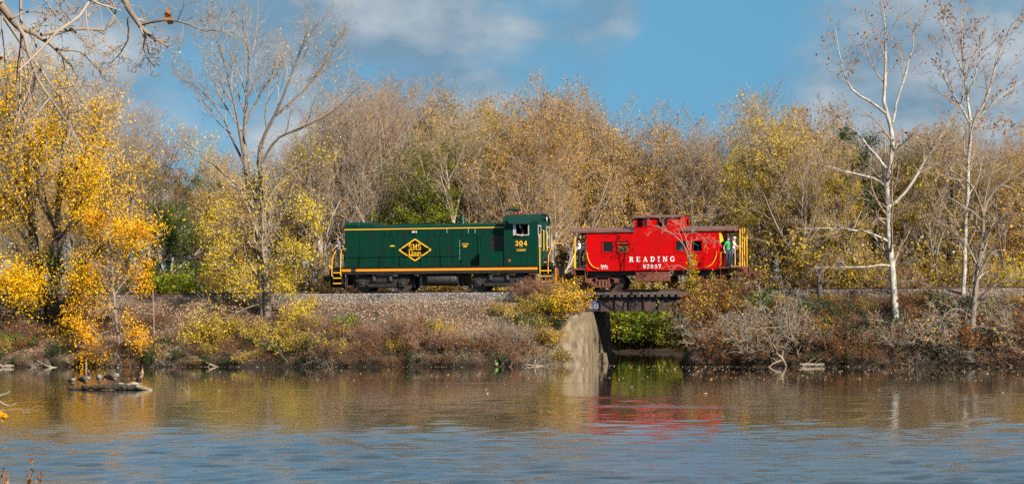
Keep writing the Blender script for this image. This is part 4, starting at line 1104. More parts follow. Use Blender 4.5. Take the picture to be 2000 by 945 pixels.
def tree_parts(name, seed, H, mats, leaf=None, nleaf=4000, lsize=.13, k=(13,7,6,5), t0=.22, ang=(42,40,42,45), ratio=(.52,.50,.50,.55), up=(.10,.08,.05,.02), rad=.020,
               twig=.007, lean=.03, clump=True, leaf_low=None):
    r = np.random.default_rng(seed)
    S = np.zeros((1, 3)); D = unit(np.array([[r.normal(0, lean), r.normal(0, lean), 1]]))
    Ln = np.array([H*.93]); Rd = np.array([H*rad])
    P0, R0 = grow(r, S, D, Ln, Rd, 12, .05, .06, .12)
    R0[:, 0] *= 1.45; R0[:, 1] *= 1.08
    lv = [(P0, R0)]; L_ = [Ln]
    nseg = (7, 5, 4, 2); wob = (.10, .13, .15, .2)
    P, RR, LL = P0, R0, Ln
    for i in range(4):
        S, D, l, rd = kids(r, P, RR, LL, k[i], t0 if i == 0 else .18, ang[i], ratio[i], .62 if i == 0 else .6, fade=.55 if i == 0 else .45)
        P, RR = grow(r, S, D, l, np.maximum(rd, twig), nseg[i], wob[i], up[i], .3)
        LL = l; lv.append((P, RR))
    ls = None
    if leaf:
        n = nleaf
        leaf_low = leaf_low or ([0, .55, .8, .95, 1.1], [1, 1, .75, .4, .2])
        if clump:
            c = sample(r, lv[3][0], max(60, n//28), .3)
            C = c[r.integers(0, len(c), int(n*.72))]+r.normal(0, H*.022, (int(n*.72), 3))*np.array([1, 1, .7])
            C = np.concatenate([C, sample(r, lv[4][0], n-len(C), .2)])
        else: C = sample(r, lv[4][0], n, .2)
        if leaf_low:
            keep = r.uniform(0, 1, len(C)) < np.interp(C[:, 2]/H, *leaf_low); C = C[keep]
        ls = (C, lsize, .05, leaf, None)
    return finish(name, r, [(P0, R0, 9), (lv[1][0], lv[1][1], 6)], [(lv[2][0], lv[2][1], 5, twig), (lv[3][0], lv[3][1], 4, twig), (lv[4][0], lv[4][1], 3, twig)], ls, mats)
def shrub_parts(name, seed, h, w, nstem, mats, leaf=None, nleaf=900, lsize=.085, arch=.0, k=(6,4), twig=.005, srad=.012, ang=(38,45), spread=.7, ratio=(.5,.5), jit=.05):
    r = np.random.default_rng(seed)
    a = r.uniform(0, 6.28, nstem); q = np.sqrt(r.uniform(0, 1, nstem))
    S = np.stack([np.cos(a)*q*w*.25, np.sin(a)*q*w*.25, np.zeros(nstem)-.08], 1)
    D = unit(np.stack([np.cos(a)*spread*q, np.sin(a)*spread*q, np.ones(nstem)], 1)+r.normal(0, .15, (nstem, 3)))
    l = h*r.uniform(.65, 1.2, nstem)
    P0, R0 = grow(r, S, D, l, srad*r.uniform(.6, 1.3, nstem), 7, .11, -arch, .3)
    S, D, l1, rd = kids(r, P0, R0, l, k[0], .2, ang[0], ratio[0], .65)
    P1, R1 = grow(r, S, D, l1, np.maximum(rd, twig), 4, .16, .02-arch*.5, .35)
    S, D, l2, rd = kids(r, P1, R1, l1, k[1], .15, ang[1], ratio[1], .7)
    P2, R2 = grow(r, S, D, l2, np.maximum(rd, twig), 2, .2, 0, .5)
    out = [('stems', np_mesh(name+'_stems', *join([tubes(P0, R0, 5), tubes(P1, np.maximum(R1, twig), 3), tubes(P2, np.maximum(R2, twig), 3)]), mats))]
    if leaf:
        c = sample(r, P1, max(20, nleaf//9), .3)
        C = np.concatenate([c[r.integers(0, len(c), nleaf//2)]+r.normal(0, .07*h, (nleaf//2, 3)), sample(r, P2, nleaf-nleaf//2, .1)])
        C[:, 2] = np.maximum(C[:, 2], .04)
        V, F, A = leaves(r, C, lsize, jit)
        out.append(('leaves', np_mesh(name+'_leaves', V, F, leaf, A)))
    return out
def place(name, parts, loc, label, cat, group=None, rz=0, sc=1, sz=None):
    e = empty(name, loc, label, cat, group, rz, sc)
    if sz: e.scale = (sc, sc, sz)
    for pn, me in parts: link(pn, me, e)
    return e
def gz_(x, y): return float(ground_z(x, y))
def polyline_tree(name, seed, org, limbs, k, ang, ratio, up, mats, leaf=None, nleaf=0, lsize=.12, keep=None, twig=.007, clump=.03, wobble=.12, t0=.3, levels=3, leafsplit=.65):
    """limbs: list of (points [(x,y,z)], r0, r1) measured from the photograph, with depth; finer growth is added"""
    r = np.random.default_rng(seed)
    n = 10; Ps, Rs, Ls = [], [], []
    for pts, r0, r1 in limbs:
        p = np.array(pts, float)
        d = np.concatenate([[0], np.cumsum(np.linalg.norm(np.diff(p, axis=0), axis=1))])
        t = np.linspace(0, d[-1], n+1)
        # smooth by sampling a softened polyline
        q = np.stack([np.interp(t, d, p[:, i]) for i in range(3)], 1)
        q[1:-1] = (q[:-2]+2*q[1:-1]+q[2:])/4
        q[1:-1] += r.normal(0, wobble*d[-1]/60, (n-1, 3))
        Ps.append(q-np.array(org)); Rs.append(np.linspace(r0, r1, n+1)); Ls.append(d[-1])
    P0, R0, LL = np.stack(Ps), np.stack(Rs), np.array(Ls)
    lv = []; P, RR = P0, R0
    nseg = (6, 4, 2); wob = (.13, .16, .2)
    for i in range(levels):
        S, D, l, rd = kids(r, P, RR, LL, k[i], t0 if i == 0 else .15, ang[i], ratio[i], .5, fade=.5)
        P, RR = grow(r, S, D, l, np.maximum(rd, twig), nseg[i], wob[i], up[i], .3)
        LL = l; lv.append((P, RR, (5, 4, 3)[i], twig))
    ls = None
    if leaf:
        c = sample(r, lv[-2][0], max(40, nleaf//14), .25)
        m_ = int(nleaf*leafsplit)
        C = np.concatenate([c[r.integers(0, len(c), m_)]+r.normal(0, clump*10, (m_, 3)), sample(r, lv[-1][0], nleaf-m_, .1)])
        if keep is not None: C = C[r.uniform(0, 1, len(C)) < keep(C+np.array(org))]
        ls = (C, lsize, .04, leaf, None)
    return finish(name, r, [(P0, R0, 9)], lv, ls, mats)

# ------------------------------------------------------------------ woodland behind the track
BK = {}
BKH = {}
def tp(key, *a, **k):
    BK[key] = tree_parts(key, *a, **k)
    me = BK[key][1][1]; co = np.empty(len(me.vertices)*3, np.float32); me.vertices.foreach_get('co', co)
    BKH[key] = float(np.percentile(co[2::3], 98.5))
tp('olive_a', 11, 15, (M['bark_grey'], M['twig']), L['olive'], 19000, .11)
tp('olive_b', 12, 15, (M['bark_dark'], M['twig']), L['olive'], 17000, .11, t0=.15, ang=(38,40,42,45), ratio=(.60,.5,.5,.5))
tp('tan_a', 13, 15, (M['bark_tan'], M['twig_red']), L['tan'], 16000, .10, up=(.14,.10,.06,.03))
tp('tan_b', 14, 15, (M['bark_grey'], M['twig_red']), L['tan'], 13000, .10, t0=.18, ang=(32,36,40,42), ratio=(.66,.5,.5,.55))
tp('bare_a', 15, 15, (M['bark_grey'], M['twig_red']), L['tan'], 2200, .09, k=(14,8,7,5), up=(.16,.10,.06,.03), ratio=(.58,.52,.5,.55))
tp('bare_b', 16, 15, (M['bark_grey'], M['twig']), L['olive'], 2600, .09, k=(12,8,7,5), t0=.2, ang=(30,36,40,42), ratio=(.68,.5,.5,.55))
tp('bare_c', 17, 15, (M['bark_dark'], M['twig']), None, 0, k=(13,8,7,5), t0=.3, up=(.18,.12,.06,.03), ang=(36,36,40,45))
tp('lemon_a', 18, 15, (M['bark_grey'], M['twig']), L['lemon'], 14000, .11, t0=.15)
tp('green_a', 19, 15, (M['bark_dark'], M['twig_dark']), L['green'], 14000, .125, t0=.10, ang=(55,45,42,45), ratio=(.45,.5,.5,.5))
tp('rust_a', 20, 15, (M['bark_dark'], M['twig_red']), L['rust'], 9500, .11, t0=.15)
tp('pale_a', 24, 15, (M['bark_pale'], M['twig']), L['tan'], 2600, .09, k=(9,7,7,5), t0=.28, ang=(30,36,40,42), ratio=(.62,.5,.5,.5), rad=.019, lean=.10)
tp('orange_a', 25, 15, (M['bark_dark'], M['twig_dark']), L['orange'], 9000, .12, t0=.12, ang=(50,45,42,45))
tp('shade_a', 26, 15, (M['bark_dark'], M['twig_dark']), L['darkgreen'], 12000, .14, t0=.05, ang=(60,50,45,45), ratio=(.26,.5,.5,.5))
KIND = {'pale_a': 'sparse pale-trunked tree', 'orange_a': 'small orange leaved tree', 'shade_a': 'narrow dark evergreen', 'olive_a': 'olive and gold leaved tree', 'olive_b': 'broad olive-leaved tree', 'tan_a': 'tan leaved slender tree', 'tan_b': 'tan and russet vase-shaped tree',
        'bare_a': 'bare tree with reddish twigs', 'bare_b': 'nearly bare grey-branched tree', 'bare_c': 'leafless dark tree', 'lemon_a': 'pale yellow leaved tree',
        'green_a': 'green-leaved tree', 'rust_a': 'rusty brown leaved tree'}
def btree_name(k): return {'o': 'olive_tree_crown', 't': 'tan_tree', 'b': 'bare_tree', 'l': 'yellow_tree', 'g': 'green_tree', 'r': 'rust_tree', 'p': 'pale_trunk_tree', 's': 'dark_evergreen'}[k[0]].replace('olive_tree_crown', 'autumn_tree')
BEHIND = [(-999,60,'at the left photo edge'),(60,200,'behind the big golden tree'),(200,330,'right of the golden tree'),(330,440,'left of the tall half-bare tree'),
          (440,560,'behind the tall half-bare tree'),(560,660,'left of the locomotive front'),(660,760,'behind the hood front'),(760,860,'behind the diamond emblem'),(860,950,'behind the exhaust stack'),
          (950,1060,'behind the locomotive cab'),(1060,1150,'behind the coupling gap'),(1150,1240,'behind the caboose front windows'),(1240,1340,'behind the cupola'),
          (1340,1450,'behind the caboose rear platform'),(1450,1560,'just right of the caboose'),(1560,1700,'left of the white sycamore'),(1700,1820,'behind the white sycamore'),
          (1820,1920,'behind the slim sycamore'),(1920,9999,'by the right photo edge')]
def where(px): return next(t for a, b, t in BEHIND if a <= px < b)
# (bearing of trunk, y behind the track, bearing of top, kind)
WOODS = [
 (640,6.6,300,'pale_a'),(712,6.4,330,'pale_a'),(905,6.8,260,'pale_a'),(985,6.5,330,'pale_a'),(1012,6.9,290,'pale_a'),(1092,6.4,320,'pale_a'),(1185,6.7,300,'pale_a'),(1425,6.6,320,'pale_a'),(1560,6.5,310,'pale_a'),(1655,6.8,330,'pale_a'),(1835,6.5,340,'pale_a'),(330,6.8,360,'pale_a'),
 (842,7.0,290,'green_a'),(1140,14,190,'rust_a'),(1030,14,180,'tan_b'),(938,7.5,345,'orange_a'),(1012,12,330,'orange_a'),(500,7.6,430,'orange_a'),(1968,7.5,420,'orange_a'),(412,12,335,'shade_a'),(1694,9,262,'shade_a'),(1120,7.2,410,'shade_a'),(858,7.4,425,'shade_a'),(345,7.5,420,'shade_a'),(1425,12,330,'shade_a'),
 (60,9,370,'olive_b'),(105,13,320,'tan_a'),(205,12,300,'tan_b'),(-20,12,310,'olive_a'),(175,8,400,'olive_b'),
 # front row
 (20,9,330,'tan_b'),(150,10,300,'bare_b'),(255,8,235,'bare_b'),(300,11,262,'rust_a'),(352,8,330,'green_a'),(405,10,300,'olive_b'),(455,9,350,'rust_a'),(560,9,300,'tan_b'),(610,8,240,'bare_b'),(655,11,205,'bare_a'),
 (700,8,190,'bare_b'),(745,10,160,'bare_a'),(785,8,300,'green_a'),(832,9,250,'green_a'),(880,11,205,'olive_a'),(925,8,212,'bare_b'),(975,10,222,'olive_a'),(1020,8,250,'tan_b'),(1062,10,196,'tan_a'),(1105,8,240,'olive_b'),
 (1150,10,205,'tan_a'),(1200,8,248,'olive_a'),(1245,10,228,'tan_b'),(1290,8,275,'lemon_a'),(1335,10,262,'bare_b'),(1395,9,270,'bare_c'),(1440,11,250,'olive_b'),(1480,8,225,'lemon_a'),(1522,10,188,'olive_a'),(1575,8,275,'olive_b'),
 (1625,10,285,'olive_b'),(1670,8,300,'lemon_a'),(1710,10,275,'bare_a'),(1770,9,268,'olive_a'),(1815,10,275,'bare_b'),(1858,8,262,'olive_b'),(1905,10,300,'bare_a'),(1950,8,300,'tan_b'),(2000,9,280,'olive_a'),(2040,8,290,'tan_a'),
 # second row
 (-30,20,120,'bare_a'),(40,22,90,'bare_a'),(110,19,120,'bare_b'),(190,21,170,'bare_a'),(245,19,205,'bare_b'),(330,20,290,'rust_a'),(430,21,330,'tan_a'),(520,19,300,'rust_a'),(590,20,255,'bare_a'),(680,21,200,'bare_a'),(725,19,175,'bare_a'),
 (790,20,170,'bare_a'),(850,19,195,'olive_a'),(905,21,190,'tan_b'),(960,20,210,'tan_a'),(1005,19,205,'olive_a'),(1045,21,200,'tan_b'),(1090,20,205,'bare_a'),(1130,19,205,'tan_a'),(1180,21,225,'olive_a'),(1225,20,235,'tan_b'),(1270,19,250,'bare_a'),
 (1320,20,285,'bare_b'),(1420,20,275,'tan_b'),(1470,21,225,'bare_a'),(1515,19,180,'bare_b'),(1560,20,205,'tan_a'),(1610,21,250,'bare_a'),(1660,19,275,'olive_a'),(1730,20,270,'bare_a'),(1790,21,290,'tan_b'),(1840,20,275,'bare_a'),(1890,19,260,'olive_b'),
 (1940,21,270,'bare_a'),(1985,19,260,'tan_b'),(2040,20,270,'olive_a'),
 # third row
 (70,32,150,'bare_c'),(160,33,160,'bare_b'),(280,34,290,'bare_b'),(380,33,345,'olive_a'),(480,32,310,'tan_b'),(575,34,290,'bare_a'),(640,33,260,'tan_a'),(760,32,200,'bare_b'),(870,34,215,'bare_a'),(990,33,220,'bare_b'),(1080,32,215,'bare_a'),(1160,34,225,'bare_b'),
 (1260,33,270,'tan_a'),(1375,14,255,'bare_c'),(1450,15,262,'lemon_a'),(1540,15,240,'tan_b'),(1640,14,280,'bare_c'),(1750,15,285,'olive_a'),(1860,16,280,'bare_b'),(1960,15,280,'tan_a'),
]
for i, (px, y, top, kd) in enumerate(WOODS):
    r_ = random.Random(100+i)
    x = at(px, 500, y)[0]
    if 1.0-.3*y < x < 11-.02*y and y < 45 and y > 3: y += 0
    z = gz_(x, y)
    if z < 1.0: y = 46+r_.uniform(0, 4); x = at(px, 500, y)[0]; z = gz_(x, y)
    h = at(px, top-10+r_.uniform(-24, 24), y)[1]-z
    s = h/BKH[kd]
    row = 'in front' if y < 15 else ('further back' if y < 28 else 'far back')
    place(btree_name(kd), BK[kd], (x, y, z-.15), f"{KIND[kd]} {where(px)} {row}", 'tree', 'trees of the wood behind the track', r_.uniform(0, 6.28), s*r_.uniform(.92, 1.05), s)
# a dark ivy-clad cedar and thin understory
SB = {}
def sp(key, *a, **k): SB[key] = shrub_parts(key, *a, **k)
sp('bare_brush', 31, 3.2, 2.6, 22, M['twig'], L['tan'], 350, .09, k=(6,5), twig=.006)
sp('tan_brush', 32, 3.0, 2.8, 20, M['cane_brown'], L['tan'], 1300, .10, k=(6,5), twig=.006)
sp('olive_brush', 33, 3.0, 2.8, 18, M['cane_brown'], L['olive'], 2300, .11)
sp('green_bush', 34, 2.2, 2.6, 16, M['cane_brown'], L['green'], 2600, .11, spread=.9)
sp('lemon_brush', 35, 2.6, 2.4, 14, M['cane'], L['lemon'], 1300, .11)
BDESC = {'bare_brush': 'leafless grey thicket bush', 'tan_brush': 'tan leaved thicket bush', 'olive_brush': 'olive leaved thicket bush', 'green_bush': 'green leafy bush', 'lemon_brush': 'yellow leaved thicket bush'}
r_ = random.Random(77)
for i in range(74):
    px = -20+i*28.2+r_.uniform(-10, 10)
    for y, f in ((5.4+r_.uniform(-.6, .8), 1.0),):
        x = at(px, 560, y)[0]
        if 3.0 < x < 12.5: continue
        kd = r_.choice(['bare_brush','bare_brush','tan_brush','olive_brush','olive_brush','tan_brush','lemon_brush'] if px > 560 else ['bare_brush','tan_brush','olive_brush','green_bush','bare_brush'])
        if 1150 < px < 1900 and r_.random() < .3: kd = 'olive_brush'
        s = r_.uniform(.75, 1.25)
        if r_.random() < .35: y += 3.2; x = at(px, 560, y)[0]; s *= 1.35
        place('thicket_bush', SB[kd], (x, y, gz_(x, y)), f"{BDESC[kd]} past the rails {where(px)}", 'bush', 'bushes along the far side of the track', r_.uniform(0, 6.28), s)
# far side of the pool, seen under the bridge
for i, (px, y, kd, s) in enumerate([(1190,44,'green_bush',1.5),(1215,43.3,'green_bush',1.25),(1240,44,'green_bush',1.6),(1262,43.2,'green_bush',1.2),(1285,44.5,'green_bush',1.6),(1302,43.5,'green_bush',1.1),(1322,44.5,'tan_brush',1.0),(1345,44,'tan_brush',.9),(1365,45,'bare_brush',1),
                                    (1200,47,'olive_brush',1.5),(1230,48,'lemon_brush',1.7),(1260,47,'olive_brush',1.6),(1290,48.5,'lemon_brush',1.5),(1320,48,'olive_brush',1.4),(1350,48,'olive_brush',1.5),(1215,52,'olive_brush',1.8),(1275,52,'green_bush',2),(1335,52,'olive_brush',1.8)]):
    x = at(px, 650, y)[0]
    place('bank_bush', SB[kd], (x, y, max(gz_(x, y), .05)), f"{BDESC[kd]} across the pool seen under the bridge", 'bush', 'bushes across the pool', i*1.3, s)
# distant wood that closes the view
r = np.random.default_rng(9)
L['distant'] = leafmat('leaf_shaded_wood', [(.05,.05,.014),(.10,.075,.022),(.16,.11,.03)])  # shade put into the leaf colours, so gaps between nearer trees read dark
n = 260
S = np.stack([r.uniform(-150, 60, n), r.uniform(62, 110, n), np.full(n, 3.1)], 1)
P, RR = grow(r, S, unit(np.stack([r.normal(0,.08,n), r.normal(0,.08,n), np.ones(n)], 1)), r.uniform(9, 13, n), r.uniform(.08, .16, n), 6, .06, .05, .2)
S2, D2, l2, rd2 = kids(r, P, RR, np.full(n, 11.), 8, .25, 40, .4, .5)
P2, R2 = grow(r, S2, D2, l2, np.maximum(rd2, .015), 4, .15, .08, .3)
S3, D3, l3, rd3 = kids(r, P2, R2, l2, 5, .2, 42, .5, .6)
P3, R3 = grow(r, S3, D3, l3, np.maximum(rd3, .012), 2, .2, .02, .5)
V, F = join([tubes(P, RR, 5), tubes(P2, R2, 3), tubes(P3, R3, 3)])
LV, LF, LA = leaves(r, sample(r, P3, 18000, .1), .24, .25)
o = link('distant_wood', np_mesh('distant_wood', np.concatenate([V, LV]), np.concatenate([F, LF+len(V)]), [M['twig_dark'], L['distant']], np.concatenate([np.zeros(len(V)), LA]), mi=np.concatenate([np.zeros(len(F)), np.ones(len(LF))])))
tag(o, 'distant autumn wood glimpsed between the nearer trunks', 'wood', kind='stuff')

# ------------------------------------------------------------------ single trees of the near bank
def limb(pts, y, r0, r1, dy=0.0):
    """photograph bearings -> points on and off the plane y; dy = how far the tip leaves that plane"""
    n = len(pts); out = []
    for i, (px, py) in enumerate(pts):
        yy = y+dy*i/(n-1)
        x, z = at(px, py, yy); out.append((x, yy, z))
    return (out, r0, r1)
# tall half-bare tree
Y0 = -5.2; b = at(516, 652, Y0); o3 = (b[0], Y0, gz_(b[0], Y0))
lim = [limb([(518,660),(516,600),(514,540),(509,480),(500,420),(487,370)], Y0, .36, .24, .1),
       limb([(523,640),(522,580),(519,520),(516,460),(512,400),(511,350)], Y0-.3, .24, .17, .2),
       limb([(487,372),(475,297),(479,233),(481,181),(489,121),(482,80),(473,38)], Y0+.1, .20, .03, .6),
       limb([(475,300),(467,250),(459,209),(446,150),(432,90),(412,42)], Y0+.1, .12, .02, -1.6),
       limb([(478,320),(452,272),(437,228),(400,180),(358,155)], Y0+.1, .11, .02, 1.5),
       limb([(511,352),(498,309),(513,265),(545,217),(569,141),(593,88),(622,44)], Y0-.1, .17, .025, -1.2),
       limb([(540,224),(575,192),(601,173),(642,113),(668,84)], Y0-.7, .09, .018, 1.0),
       limb([(480,240),(510,180),(535,140),(557,108)], Y0+.3, .10, .018, 1.8),
       limb([(505,330),(537,268),(593,249),(645,225),(690,180)], Y0-.1, .11, .018, -1.4),
       limb([(511,380),(545,345),(585,320),(640,300)], Y0-.1, .10, .02, 1.2),
       limb([(490,380),(450,350),(415,320),(350,270)], Y0+.1, .10, .02, -1.0),
       limb([(508,440),(470,425),(435,430),(415,445)], Y0, .07, .02, -1.4),
       limb([(514,430),(550,410),(590,420),(612,440)], Y0, .07, .02, -1.2),
       limb([(513,490),(470,480),(440,490),(425,505)], Y0, .06, .02, -1.5),
       limb([(516,500),(550,480),(580,490),(592,505)], Y0, .06, .02, -1.3),
       limb([(517,590),(470,605),(420,640),(380,672)], Y0, .07, .02, -1.8),
       limb([(519,600),(550,600),(575,620),(580,650)], Y0, .06, .02, -1.0),
       limb([(512,470),(490,520),(470,560)], Y0, .05, .02, -1.0), limb([(516,470),(540,530),(555,560)], Y0, .05, .02, -1.0)]
lim = [(p, a*(1 if i < 2 else .78), b_*.78) for i, (p, a, b_) in enumerate(lim)]
def keep_tall(C):
    px = bearing(C[:, 0], C[:, 1])
    return np.interp(C[:, 2], [0, 2, 10.5, 13, 15, 30], [1, 1, .95, .40, .08, .01])
place('tall_half_bare_tree', polyline_tree('tall', 41, o3, lim, (12,8,6), (30,34,40), (.44,.48,.5), (.14,.09,.05), (M['bark_grey'], M['twig']), L['lemon'], 26000, .088, keep_tall, clump=.034, twig=.0055), o3,
      'tall tree with bare top and pale yellow lower leaves on the near bank', 'tree')
# ivy-clad golden tree at the left
Y0 = -6.2; b = at(95, 655, Y0); o3 = (b[0], Y0, gz_(b[0], Y0)-.1)
lim = [limb([(92,665),(80,600),(72,520),(62,430),(52,330),(45,220),(40,140)], Y0, .38, .06, .8),
       limb([(100,665),(105,580),(108,500),(112,420),(118,330),(128,240),(140,190)], Y0-.3, .30, .05, -1.0),
       limb([(120,660),(140,590),(160,520),(182,455),(205,400),(232,340)], Y0+.2, .24, .04, 1.2),
       limb([(70,500),(40,450),(10,410),(-30,380)], Y0, .14, .04, -1.2), limb([(62,420),(30,350),(5,290),(-10,220)], Y0, .12, .03, 1.0),
       limb([(110,450),(80,400),(70,340),(85,260)], Y0-.6, .10, .03, -1.6), limb([(115,380),(150,330),(180,280),(200,220)], Y0-.7, .11, .03, -.8),
       limb([(165,510),(200,480),(235,460),(275,455)], Y0+.2, .09, .02, -1.4), limb([(108,480),(140,430),(160,390),(175,340)], Y0-.5, .09, .02, -1.6),
       limb([(75,540),(50,540),(25,545),(5,550)], Y0, .08, .02, -1.8), limb([(104,590),(80,560),(60,565),(40,580)], Y0-.3, .07, .02, -2.2),
       limb([(100,620),(120,590),(150,575),(180,545)], Y0-.3, .06, .02, -2.2), limb([(95,640),(110,650),(130,660),(120,690)], Y0-.3, .06, .02, -1.6),
       limb([(50,300),(20,230),(10,180),(15,130)], Y0+.4, .08, .02, .6)]
parts = polyline_tree('golden', 42, o3, lim, (8,7,6), (45,45,48), (.40,.46,.5), (.07,.03,.0), (M['bark_dark'], M['twig_dark']), L['yellow'], 46000, .10, lambda C: np.interp(C[:, 2], [0,1,3.5,5,12,17,20], [.3,.4,.6,1,1,.6,.3]), clump=.060, leafsplit=.72)
ge = place('golden_tree', parts, o3, 'big golden yellow tree with ivy on its dark trunks', 'tree')
r = np.random.default_rng(43); C = []
for pts, r0, r1 in lim[:3]:
    p = np.array(pts[:4])
    for _ in range(650):
        t = r.uniform(0, 2.2); i = int(t); c = p[i]+(p[i+1]-p[i])*(t-i); a = r.uniform(0, 6.28); q = r.uniform(.26, .48)
        C.append(c+np.array([math.cos(a)*q, math.sin(a)*q, r.normal(0, .1)]))
V, F, A = leaves(r, np.array(C)-np.array(o3), .15, .03)
link('ivy', np_mesh('ivy', V, F, L['darkgreen'], A), ge)
# small orange tree at the water's edge
Y0 = -9.6; b = at(232, 702, Y0); o3 = (b[0], Y0, gz_(b[0], Y0)-.1)
lim = [limb([(232,706),(231,660),(224,600),(220,540),(216,480),(214,420)], Y0, .11, .03, .4), limb([(228,640),(205,650),(175,655),(150,640)], Y0, .05, .015, -.8), limb([(226,600),(250,570),(270,560),(280,520)], Y0, .05, .015, .8),
       limb([(222,560),(195,570),(165,590),(140,630)], Y0, .045, .015, 1.0), limb([(230,650),(250,640),(268,650),(275,670)], Y0, .045, .015, -1.0), limb([(229,670),(205,680),(185,690),(165,690)], Y0, .04, .012, -1.0),
       limb([(219,500),(245,470),(265,450),(285,450)], Y0, .04, .012, -.6), limb([(217,470),(195,440),(180,420)], Y0, .04, .012, .6)]
place('small_orange_tree', polyline_tree('orange_sm', 44, o3, lim, (7,5,4), (45,45,45), (.40,.5,.5), (.02,0,-.03), (M['bark_grey'], M['twig']), L['orange'], 9500, .095, clump=.026, leafsplit=.7), o3,
      'small orange-gold tree leaning over the water left of the geese', 'tree')
# large white sycamore
Y0 = -5.6; b = at(1756, 708, Y0); o3 = (b[0], Y0, gz_(b[0], Y0)-.1)
lim = [limb([(1757,712),(1750,640),(1742,540),(1741,470),(1733,405),(1733,343),(1743,274)], Y0, .215, .12, 0), limb([(1743,276),(1742,240),(1728,215),(1726,180),(1729,120),(1729,60),(1722,5)], Y0, .13, .02, .2),
       limb([(1730,222),(1706,200),(1671,186),(1648,151),(1640,109),(1631,55)], Y0, .08, .015, -1.0), limb([(1743,240),(1750,205),(1768,149),(1780,103),(1791,34)], Y0, .08, .015, .9),
       limb([(1731,330),(1700,291),(1666,251),(1637,226),(1602,205)], Y0, .08, .015, .8), limb([(1732,365),(1715,352),(1688,343),(1666,337),(1631,331),(1584,318)], Y0, .08, .015, -1.2),
       limb([(1736,405),(1752,395),(1774,371),(1803,320),(1837,268),(1867,210)], Y0, .10, .015, .7), limb([(1740,475),(1711,457),(1671,448),(1631,446),(1556,446)], Y0, .08, .015, -1.4),
       limb([(1741,520),(1731,517),(1688,522),(1650,522),(1590,524)], Y0, .06, .015, -1.6), limb([(1743,300),(1765,278),(1790,258)], Y0, .05, .012, -.8), limb([(1733,400),(1705,392),(1666,391),(1640,395)], Y0, .05, .012, 1.2),
       limb([(1738,430),(1715,425),(1700,440)], Y0, .04, .012, -1.0), limb([(1741,560),(1762,550),(1788,548),(1815,556)], Y0, .035, .010, -.9),
       limb([(1748,635),(1722,626),(1695,622)], Y0, .03, .010, -1.3)]
place('white_sycamore', polyline_tree('sycamore_a', 45, o3, lim, (10,6,5), (38,42,45), (.32,.45,.5), (.08,.05,.02), (M['bark_white'], M['twig_red']), L['rust'], 420, .14, t0=.35, wobble=.25), o3,
      'large white-barked sycamore with almost no leaves right of the caboose', 'tree')
# slimmer sycamore
Y0 = -2.9; b = at(1881, 590, Y0); o3 = (b[0], Y0, gz_(b[0], Y0)-.1)
lim = [limb([(1880,600),(1883,540),(1886,434),(1891,343),(1895,251),(1896,240)], Y0, .125, .085, 0), limb([(1896,244),(1889,188),(1880,114),(1877,15)], Y0, .09, .015, .3), limb([(1897,242),(1923,205),(1943,137),(1957,86),(1984,34)], Y0, .08, .012, -.8),
       limb([(1895,242),(1868,194),(1843,154),(1829,91)], Y0, .07, .012, .8), limb([(1897,246),(1934,206),(1986,166),(2010,150)], Y0, .06, .012, .9), limb([(1889,190),(1905,150),(1915,90),(1910,30)], Y0, .05, .01, -.7),
       limb([(1884,150),(1862,100),(1845,50),(1840,10)], Y0, .05, .01, -.5), limb([(1892,340),(1860,300),(1830,290)], Y0, .03, .01, -1), limb([(1896,250),(1950,240),(1990,250)], Y0, .04, .01, .8)]
place('slim_white_sycamore', polyline_tree('sycamore_b', 46, o3, lim, (10,6,5), (36,40,45), (.34,.45,.5), (.10,.05,.02), (M['bark_white'], M['twig_red']), L['rust'], 560, .13, t0=.2), o3,
      'slimmer white-trunked sycamore forking high near the right edge', 'tree')
# dark bare tree on the right shore
Y0 = -6.4; b = at(1897, 706, Y0); o3 = (b[0], Y0, gz_(b[0], Y0)-.1)
lim = [limb([(1896,712),(1899,640),(1904,580),(1909,530),(1921,460),(1920,405)], Y0, .20, .10, 0), limb([(1920,410),(1940,372),(1974,349),(2010,330),(2050,320)], Y0, .08, .015, .8), limb([(1921,420),(1905,370),(1880,345),(1850,330),(1815,325)], Y0, .07, .012, -1),
       limb([(1921,405),(1932,350),(1950,300),(1975,260)], Y0, .06, .012, .7), limb([(1915,480),(1940,440),(1970,420),(2005,400)], Y0, .06, .012, -1.2), limb([(1910,520),(1880,470),(1850,440),(1820,430)], Y0, .05, .012, 1.0),
       limb([(1903,590),(1935,560),(1970,560),(2000,545)], Y0, .05, .012, -1.3), limb([(1900,620),(1870,600),(1845,610),(1830,660)], Y0, .05, .012, -1.5), limb([(1898,660),(1870,650),(1830,660),(1790,655)], Y0, .05, .012, -1.7), limb([(1899,640),(1930,640),(1960,650),(1985,690)], Y0, .05, .012, -1.5)]
place('dark_bare_tree', polyline_tree('dark_bare', 47, o3, lim, (8,6,5), (45,45,45), (.40,.5,.5), (.02,.0,-.02), (M['bark_grey'], M['twig']), L['orange'], 260, .12), o3,
      'dark bare spreading tree at the water below the slimmer sycamore', 'tree')
